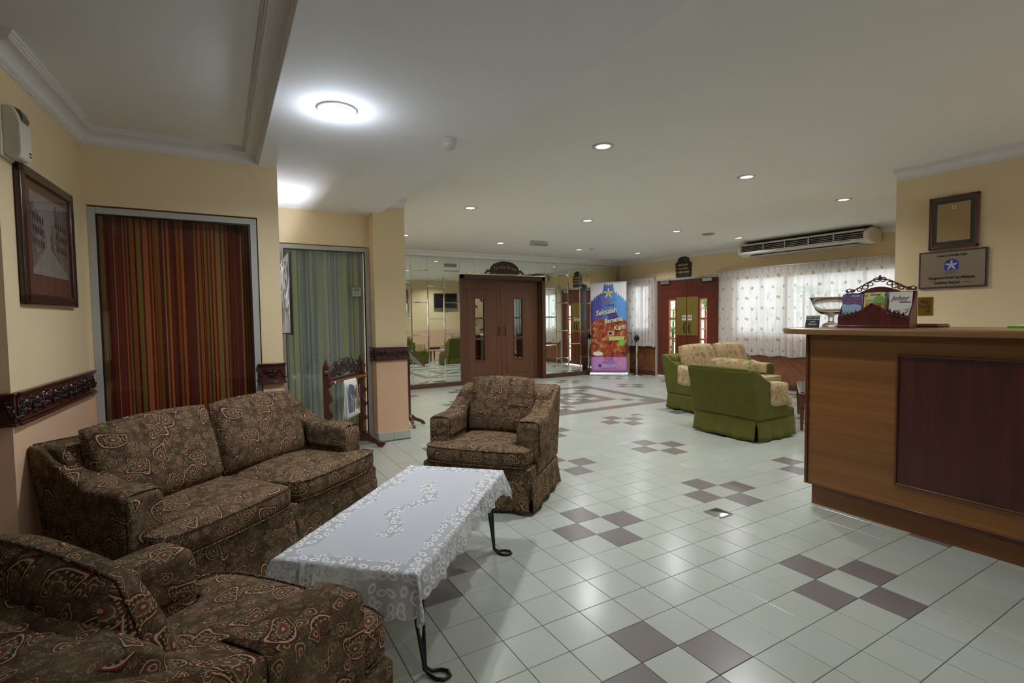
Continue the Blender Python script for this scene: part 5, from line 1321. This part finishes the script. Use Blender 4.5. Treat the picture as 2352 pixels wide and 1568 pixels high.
# direction board over the outer door
s_ = W(1.85, .0, 2.335)
db = thing('direction_board', 'dark carved hanging board with gilt directions above the outer door', 'sign', s_, WA)
MB().prism([(-.185, -.165), (.185, -.165), (.200, .13), (.13, .165), (-.13, .165), (-.200, .13)], -.030, -.002, 'y').build('board', plain('board_black', srgb(34, 24, 22), .35, coat=.2), db, bevel=.004)
cr = [(-.135, .15), (.135, .15)] + [(.135 * cos(a_) * (1 + .06 * abs(sin(a_ * 4))), .16 + .115 * sin(a_) ** .8 * (1 + .06 * abs(sin(a_ * 4)))) for a_ in [pi * k / 20 for k in range(21)]]
MB().prism(cr, -.026, -.002, 'y').build('crest', M_MAHOGD, db, bevel=.003)
m = MB()
for k in range(7): leaf(m, (0, .17), pi * k / 6, .09, .014, .012, Pl((0, -.026, 0)))
m.ball((0, -.02, .285), .018, n=8); m.build('carved_crest', M_MAHOGD, db)
M_GILT2 = plain('gilt_bright', srgb(214, 186, 100), .4, .1)
for k, q in enumerate(('DEWAN SERI', 'THE GAZEBO', 'GUEST ROOMS')):
    z = .085 - .075 * k; text(q, .052, M_GILT2, db, (-.120, -.032, z), RT, align='LEFT', sx=.78, bold=.0014, ext=.001)
    MB().prism([(-.165 + .013 * cos(a_), z + .013 * sin(a_)) for a_ in [pi * j / 4 for j in range(8)]], -.033, -.030, 'y').build('bullet', M_GILT2, db)
# switch beside the small curtain
sw = thing('light_switch', 'small white switch plate between the banner and the short curtain', 'switch', W(.175, 0, 1.60), WA)
MB().box(-.035, .035, -.010, 0, -.06, .06).build('plate', M_PLASTW, sw, bevel=.002); MB().box(-.012, .012, -.014, -.010, -.018, .018).build('rocker', M_PLASTC, sw, bevel=.001)
# floor sockets
for (x, y, lb) in ((.917, -.376, 'shiny metal floor socket plate among the tiles near the counter'), (2.915, 2.45, 'metal floor socket plate near the green sofa')):
    t = thing('floor_socket', lb, 'floor socket', (x, y, 0))
    MB().box(-.070, .070, -.070, .070, 0, .004).build('frame', M_CHROME, t, bevel=.001)
    MB().grid(lambda u, v: (-.058 + .116 * u, -.058 + .116 * v, .0045 + .0025 * sin(pi * u) * sin(pi * v)), 8, 8).build('lid', M_CHROME, t)
    MB().lathe([(.006, 0), (.006, .002), (0, .003)], 8, (.05, -.05, .004)).build('screw', M_IRON, t)

# ------------------------------------------------------------------ roll-up banner
ba = thing('roll_up_banner', 'tall roll-up banner with yellow flower and blue paint splash by the mirror wall', 'banner', (5.71, 6.26, 0), radians(-42.7))
BWD = .40
MB().prism([(-.085, 0), (.085, 0), (.085, .03), (.05, .075), (-.05, .075), (-.085, .03)], -.43, .43, 'x').build('base_cassette', M_ALU, ba, bevel=.006)
for s in (-1, 1): MB().box(s * .30 - .02, s * .30 + .02, -.14, .14, 0, .010).build('foot', M_ALU, ba, bevel=.003)
MB().box(-.42, .42, -.016, .016, 2.115, 2.14).build('top_bar', M_ALU, ba, bevel=.005)
MB().tube([(0, .05, .06), (0, .03, 2.12)], .010, 8).build('support_pole', M_ALU, ba)
ZB0, ZB1 = .07, 2.118
def byy(z, x=0): return -.010 - .010 * sin(pi * (z - ZB0) / (ZB1 - ZB0)) + .006 * sin(9 * x)
t = NT('banner_print'); x, y, z = t.sep(t.obj()); nz = t.noise(t.obj(), 3.2, 5, .7); n2 = t.noise(t.obj(), 9, 4, .6)
zz = t.math('ADD', z, t.math('MULTIPLY', t.math('SUBTRACT', nz, .5), .34))
sky_ = t.mix(t.ramp(t.math('ADD', x, t.math('MULTIPLY', nz, .5)), [(.05, 0.0), (.45, 1.0)]), srgb(78, 76, 158), srgb(92, 150, 214))
room_ = t.ramp(t.math('ADD', t.math('MULTIPLY', n2, .8), t.math('MULTIPLY', nz, .3)), [(.36, srgb(58, 28, 28)), (.48, srgb(126, 46, 34)), (.58, srgb(168, 76, 44)), (.68, srgb(190, 156, 84)), (.80, srgb(96, 60, 96))])
c = t.mix(t.math('MULTIPLY_ADD', t.math('SUBTRACT', 1.32, zz), 12, 0, clamp=True), sky_, room_)
pk = t.mix(n2, srgb(190, 124, 196), srgb(208, 150, 214))
c = t.mix(t.math('LESS_THAN', z, .42), c, pk)
t.set(c, .45); M_BAN = t.m
gr = MB().grid(lambda u, v: (-BWD + 2 * BWD * u, byy(ZB0 + (ZB1 - ZB0) * v, -BWD + 2 * BWD * u), ZB0 + (ZB1 - ZB0) * v), 12, 24).build('banner_sheet', M_BAN, ba, solid=.001)
def onb(poly, mat, nm, d=.002, par=None):
    n_ = len(poly); v = [(x, byy(z, x) - d, z) for x, z in poly]; m = MB().add(v, [tuple(range(n_))]); return m.build(nm, mat, par or ba)
rnd = random.Random(11)
# white top with torn blue splash outline
top = [(-BWD, 2.115), (BWD, 2.115)]; bot = []
for k in range(33):
    x = BWD - 2 * BWD * k / 32; base = 1.97 - .28 * abs(x / BWD) ** 1.4 if abs(x) > .12 else 2.10
    bot.append((x, min(2.112, base + (.05 if k % 2 else -.05) * rnd.uniform(.3, 1.2))))
quads = MB()
for (x0, z0), (x1, z1) in zip(bot, bot[1:]):
    quads.add([(x0, byy(2.1, x0) - .002, 2.115), (x1, byy(2.1, x1) - .002, 2.115), (x1, byy(z1, x1) - .002, z1), (x0, byy(z0, x0) - .002, z0)], [(0, 1, 2, 3)])
quads.build('white_paint_splash', plain('banner_white', srgb(222, 220, 224), .5), ba)
YL = plain('banner_yellow', srgb(226, 200, 50), .5)
for k in range(5):
    a_ = pi / 2 + 2 * pi * k / 5; q = []
    for i in range(12):
        b_ = 2 * pi * i / 12; u = .065 + .055 * cos(b_); v = .017 * sin(b_); q.append((u * cos(a_) - v * sin(a_), 1.885 + u * sin(a_) + v * cos(a_)))
    onb(q, YL, 'flower_petal', .004)
onb([(.22 * cos(a_) - .0, 1.36 + .11 * sin(a_)) for a_ in [2 * pi * k / 9 for k in range(9)]], plain('banner_indigo', srgb(70, 56, 130), .5), 'paint_splash', .0015)
M_SCR = plain('banner_script', srgb(226, 232, 190), .5); M_SCRB = plain('banner_script_shadow', srgb(60, 50, 60), .5)
for (q, x, z, s_z) in (('Selesalah', -.06, 1.46, .165), ('Bersama', .10, 1.27, .150), ('Kami', .24, 1.10, .160)):
    text(q, s_z, M_SCR, ba, (x, byy(z) - .010, z), (radians(90), radians(-10), 0), 'script_title', shear=.3, sx=.80, bold=.002)
    text(q, s_z, M_SCRB, ba, (x + .006, byy(z) - .006, z - .007), (radians(90), radians(-10), 0), 'script_shadow', shear=.3, sx=.80, bold=.004)
M_REDP = plain('banner_red', srgb(206, 60, 70), .5); M_PUR = plain('banner_purple', srgb(104, 64, 150), .5); M_GREYP = plain('banner_grey', srgb(96, 110, 140), .5)
text('HOTEL SERI MALAYSIA', .036, M_GREYP, ba, (0, byy(1.73) - .005, 1.735), RT); text('cuti-cuti', .045, M_REDP, ba, (-.04, byy(1.67) - .005, 1.675), RT, bold=.002); text('malaysia', .060, M_PUR, ba, (.03, byy(1.62) - .005, 1.615), RT, bold=.002)
M_TXT = plain('banner_text', srgb(70, 40, 80), .5)
for k, q in enumerate(('Pejabat Tempahan', '+603 - 2299 7800', 'www.serimalaysia.com.my', 'central@serimalaysia.com.my')): text(q, .030, M_TXT, ba, (0, byy(.38) - .006, .395 - .036 * k), RT)
text('serimalaysiahotels     serimalaysia', .026, M_TXT, ba, (0, byy(.2) - .006, .165), RT)
def icon(x, col, ch, nm):
    onb([(x - .034, .195), (x + .034, .195), (x + .034, .258), (x - .034, .258)], plain('icon_colour', col, .5), nm, .004)
    if ch: text(ch, .070, M_WHITE, ba, (x + .006, byy(.22) - .008, .224), RT, 'icon_letter', bold=.002)
icon(-.20, srgb(50, 72, 140), 'f', 'blue_icon'); icon(-.10, srgb(190, 190, 200), None, 'camera_icon'); icon(.10, srgb(110, 180, 224), None, 'bird_icon')
MB().tube([(-.10 + .014 * cos(a_), byy(.22) - .008, .226 + .014 * sin(a_)) for a_ in [2 * pi * k / 12 for k in range(12)]], .004, 5, closed=True).build('camera_ring', M_BLUE, ba)
onb([(.078, .232), (.092, .222), (.082, .214), (.100, .208), (.118, .222), (.122, .236), (.110, .240), (.100, .228)], M_WHITE, 'bird_shape', .007)
text('1', .17, YL, ba, (.25, byy(.3) - .006, .275), RT, 'numeral', bold=.004)
# a generic dining room picture in the lower half: framed screen, counter, flowers and a plate
onb([(-.02, .92), (.12, .92), (.12, 1.02), (-.02, 1.02)], plain('pic_wall', srgb(206, 176, 112), .5), 'printed_wall', .0025); onb([(.0, .945), (.075, .945), (.075, .995), (.0, .995)], M_BLACK, 'printed_screen', .003)
onb([(.0, .80), (.34, .82), (.36, .90), (.0, .90)], plain('pic_counter', srgb(196, 190, 120), .5), 'printed_counter', .0025)
onb([(.20, .68), (.34, .70), (.37, .80), (.24, .82)], plain('pic_green', srgb(120, 190, 70), .5), 'printed_leaves', .0028)
onb([(-.10, .60), (.18, .62), (.20, .68), (-.08, .67)], plain('pic_red', srgb(180, 50, 36), .5), 'printed_cloth', .0028)
onb([(-.245 + .115 * cos(a_), .505 + .050 * sin(a_)) for a_ in [2 * pi * k / 20 for k in range(20)]], M_WHITE, 'printed_plate', .004)
# stanchion
q = thing('stanchion', 'chrome barrier post with black belt head beside the banner', 'stanchion', (6.17, 5.84, 0))
MB().lathe([(.14, 0), (.14, .012), (.10, .030), (.03, .045), (.0, .045)], 32).build('base', M_CHROME, q)
MB().lathe([(.025, .04), (.025, .87), (0, .87)], 20).build('post', M_CHROME, q)
MB().lathe([(.032, .80), (.036, .81), (.036, .90), (.030, .93), (0, .935)], 20).build('belt_head', M_BLACK, q)
MB().box(-.045, .045, -.045, .045, .81, .89).build('belt_slots', M_BLACK, q, bevel=.01)

# ------------------------------------------------------------------ GARDEN and terrace room beyond the doors
struct('ground_outside', MB().box(6.9, 16, -3, 15, -.10, -.02), plain('paving_outside', srgb(190, 186, 176), .8, grain=.1))
struct('wall_garden', MB().box(11.5, 11.7, -3, 15, -.02, 3.0), plain('garden_render', srgb(222, 206, 204), .8, grain=.05))
t = NT('leaf_green'); oi = t.new('ShaderNodeObjectInfo'); t.set(t.mix(t.noise(t.obj(), 3, 2), srgb(58, 110, 30), srgb(150, 190, 70)), .5); t.b.inputs['Subsurface Weight'].default_value = 0
M_LEAF = t.m; M_STEM = plain('plant_stem', srgb(110, 100, 60), .7); M_REDST = plain('red_plant_stem', srgb(180, 50, 40), .6)
def frond(m, p, ang, L, droop, w_=.05, seg=8):
    pts = []
    for i in range(seg + 1):
        t2 = i / seg; pts.append(Vector((p[0] + L * t2 * cos(ang) * cos(droop * t2 * .5), p[1] + L * t2 * sin(ang), p[2] + L * (.75 * t2 - droop * t2 * t2))))
    for i in range(1, seg + 1):
        a, b = pts[i - 1], pts[i]; d = (b - a).normalized(); s = d.cross(Vector((0, 0, 1))).normalized()
        for q in (-1, 1):
            tip = b + s * q * w_ * 4 * (1 - .5 * i / seg) + d * w_ * 1.5 - Vector((0, 0, .06)); m.add([a, a + d * .03, tip], [(0, 1, 2)])
    m.tube(pts, .006, 4)
spots = [(8.35, 6.85, 1.9, 'palm', 'green palm seen through the left panes of the outer door'), (8.2, 5.6, 2.0, 'red', 'red stemmed palm seen through the right panes of the outer door'),
         (8.5, 4.2, 1.9, 'bush', 'pale shrub behind the sheer curtain'), (10.0, 4.0, 2.3, 'palm', 'tall palm behind the long sheer curtain'), (8.2, 8.3, 1.9, 'bush', 'shrub behind the short sheer curtain'),
         (8.6, 2.6, 1.6, 'bush', 'low shrub outside the right part of the long curtain'), (7.2, 6.0, .8, 'bush', 'bright low shrub at the foot of the outer door')]
for i, (x, y, h, kd, lb) in enumerate(spots):
    rnd = random.Random(i + 20); pt_ = thing('garden_palm' if kd != 'bush' else 'garden_shrub', lb, 'plant', (x, y, -.02)); m = MB(); sm = MB()
    if kd == 'bush':
        for k in range(110):
            a_ = rnd.uniform(0, 2 * pi); r_ = rnd.uniform(.05, .55); z = rnd.uniform(.1, h); c_ = Vector((r_ * cos(a_), r_ * sin(a_), z)); d = Vector((rnd.uniform(-1, 1), rnd.uniform(-1, 1), rnd.uniform(-.2, 1))).normalized() * rnd.uniform(.12, .24); s2 = d.cross(Vector((0, 0, 1))).normalized() * .035
            m.add([c_, c_ + d * .5 + s2, c_ + d, c_ + d * .5 - s2], [(0, 1, 2, 3)])
        for k in range(6): sm.tube([(0, 0, 0), (rnd.uniform(-.3, .3), rnd.uniform(-.3, .3), h * .8)], .012, 5)
    else:
        for k in range(6):
            bx, by = rnd.uniform(-.25, .25), rnd.uniform(-.25, .25); hh_ = h * rnd.uniform(.45, .9); sm.tube([(bx, by, 0), (bx * 1.2, by * 1.2, hh_)], .022, 6)
            for q in range(7): frond(m, (bx * 1.2, by * 1.2, hh_), rnd.uniform(0, 2 * pi), rnd.uniform(.4, .7), rnd.uniform(.6, 1.1))
    m.build('leaves', M_LEAF, pt_); sm.build('stems', M_REDST if kd == 'red' else M_STEM, pt_)
# slatted gate outside
gt = thing('garden_gate', 'dark metal garden gate outside the outer door', 'gate', (10.2, 7.4, 0), radians(90))
for k in range(12): MB().box(-1.0 + .17 * k, -.985 + .17 * k, -.01, .01, 0, 1.25).build('bar', M_IRON, gt)
MB().box(-1.02, 1.0, -.015, .015, 1.25, 1.29).build('top_rail', M_IRON, gt)
# terrace room
struct('wall_terrace_back', MB().box(.6, 6.4, 9.7, 9.8, 0, .5).box(.6, 6.4, 9.7, 9.8, 2.3, ZC).box(.6, 4.9, 9.7, 9.8, .5, 2.3).box(5.6, 6.4, 9.7, 9.8, .5, 2.3), M_WALL)
struct('wall_terrace_left', MB().box(.5, .6, 6.95, 9.8, 0, ZC), M_WALL)
struct('wall_terrace_right', MB().box(6.4, 6.5, 6.95, 9.8, 0, ZC), M_WALL)
c = curtain('terrace_curtain', '', 4.75, 5.75, .4, 2.35, striped('leafy_curtain', [srgb(150, 176, 168), srgb(206, 212, 200), srgb(96, 140, 130), srgb(190, 200, 186)], 30), 8, .03, 1.3, (0, 9.60, 0), 0, seed=4)
MB().box(4.7, 5.8, -.04, .10, 2.34, 2.36).build('curtain_rail', M_ALU, c)
tag(c, 'blue green patterned curtain in the terrace room seen through the right door panes', 'curtain')
M_BURG = plain('burgundy_cloth', srgb(92, 26, 48), .8); M_GRN = plain('green_cloth', srgb(90, 140, 50), .8)
def dining_chair(x, y, rz, lb, cover):
    t = thing('dining_chair', lb, 'chair', (x, y, 0), rz)
    MB().box(-.22, .22, -.22, .22, .43, .49).build('seat', M_BURG, t, bevel=.02, seg=3)
    MB().box(-.21, .21, .18, .23, .50, .98).build('backrest', M_BURG, t, bevel=.02, seg=3)
    for sx in (-1, 1):
        for sy in (-1, 1): MB().tube([(sx * .20, sy * .20, 0), (sx * .20, sy * .20, .44)], .014, 8).build('leg', M_IRON, t)
    if cover: MB().grid(lambda u, v: (-.23 + .25 * u, .235 + .02 * sin(6 * v) if v < .48 else (.235 - (v - .48) * 1.4 if v < .52 else .165), .35 + 1.3 * v if v < .49 else .35 + 1.3 * .49 - (v - .49) * 1.1 + .02), 6, 26).build('white_cover', M_WHITE, t, solid=.006)
pp = thing('potted_plant', 'dark leafy potted plant in the terrace room seen through the left door panes', 'plant', (4.1, 9.1, 0))
MB().lathe([(.14, 0), (.19, .36), (.17, .36), (.16, .33), (0, .33)], 20).build('pot', M_BURG, pp)
m = MB(); rnd = random.Random(5)
for k in range(150):
    a_ = rnd.uniform(0, 2 * pi); r_ = rnd.uniform(.02, .30); z = rnd.uniform(.4, 1.9); c_ = Vector((r_ * cos(a_), r_ * sin(a_), z)); d = Vector((rnd.uniform(-1, 1), rnd.uniform(-1, 1), rnd.uniform(-.5, 1))).normalized() * rnd.uniform(.12, .22); s2 = d.cross(Vector((0, 0, 1))).normalized() * .035
    m.add([c_, c_ + d * .5 + s2, c_ + d, c_ + d * .5 - s2], [(0, 1, 2, 3)])
m.build('leaves', plain('dark_leaf', srgb(44, 74, 34), .5), pp); MB().tube([(0, 0, .3), (.02, 0, 1.7)], .02, 6).build('stem', M_STEM, pp)
dining_chair(3.05, 7.75, radians(185), 'burgundy dining chair with white cover behind the left door panes', True)
dining_chair(4.35, 7.85, radians(170), 'burgundy dining chair behind the right door panes', False)
t = thing('dining_table', 'round cloth covered table in the terrace room beyond the door', 'table', (2.2, 8.6, 0))
MB().lathe([(.56, .18), (.52, .74), (.50, .76), (0, .765)], 32).build('tablecloth', M_BURG, t); MB().lathe([(.05, 0), (.04, .18)], 12).build('pedestal', M_IRON, t)
light('terrace_lamp', 'AREA', (3.6, 8.3, 2.6), 16, (1, .95, .85), size=.5)

# lettering as plain meshes
dg = bpy.context.evaluated_depsgraph_get()
for o in [q for q in bpy.data.objects if q.type == 'FONT']:
    me = bpy.data.meshes.new_from_object(o.evaluated_get(dg)); n = bpy.data.objects.new(o.name, me); nm = o.name; COL.objects.link(n)
    n.parent = o.parent; n.location = o.location; n.rotation_euler = o.rotation_euler; n.scale = o.scale
    if 'label' in o: n['label'] = o['label']
    bpy.data.objects.remove(o); n.name = nm
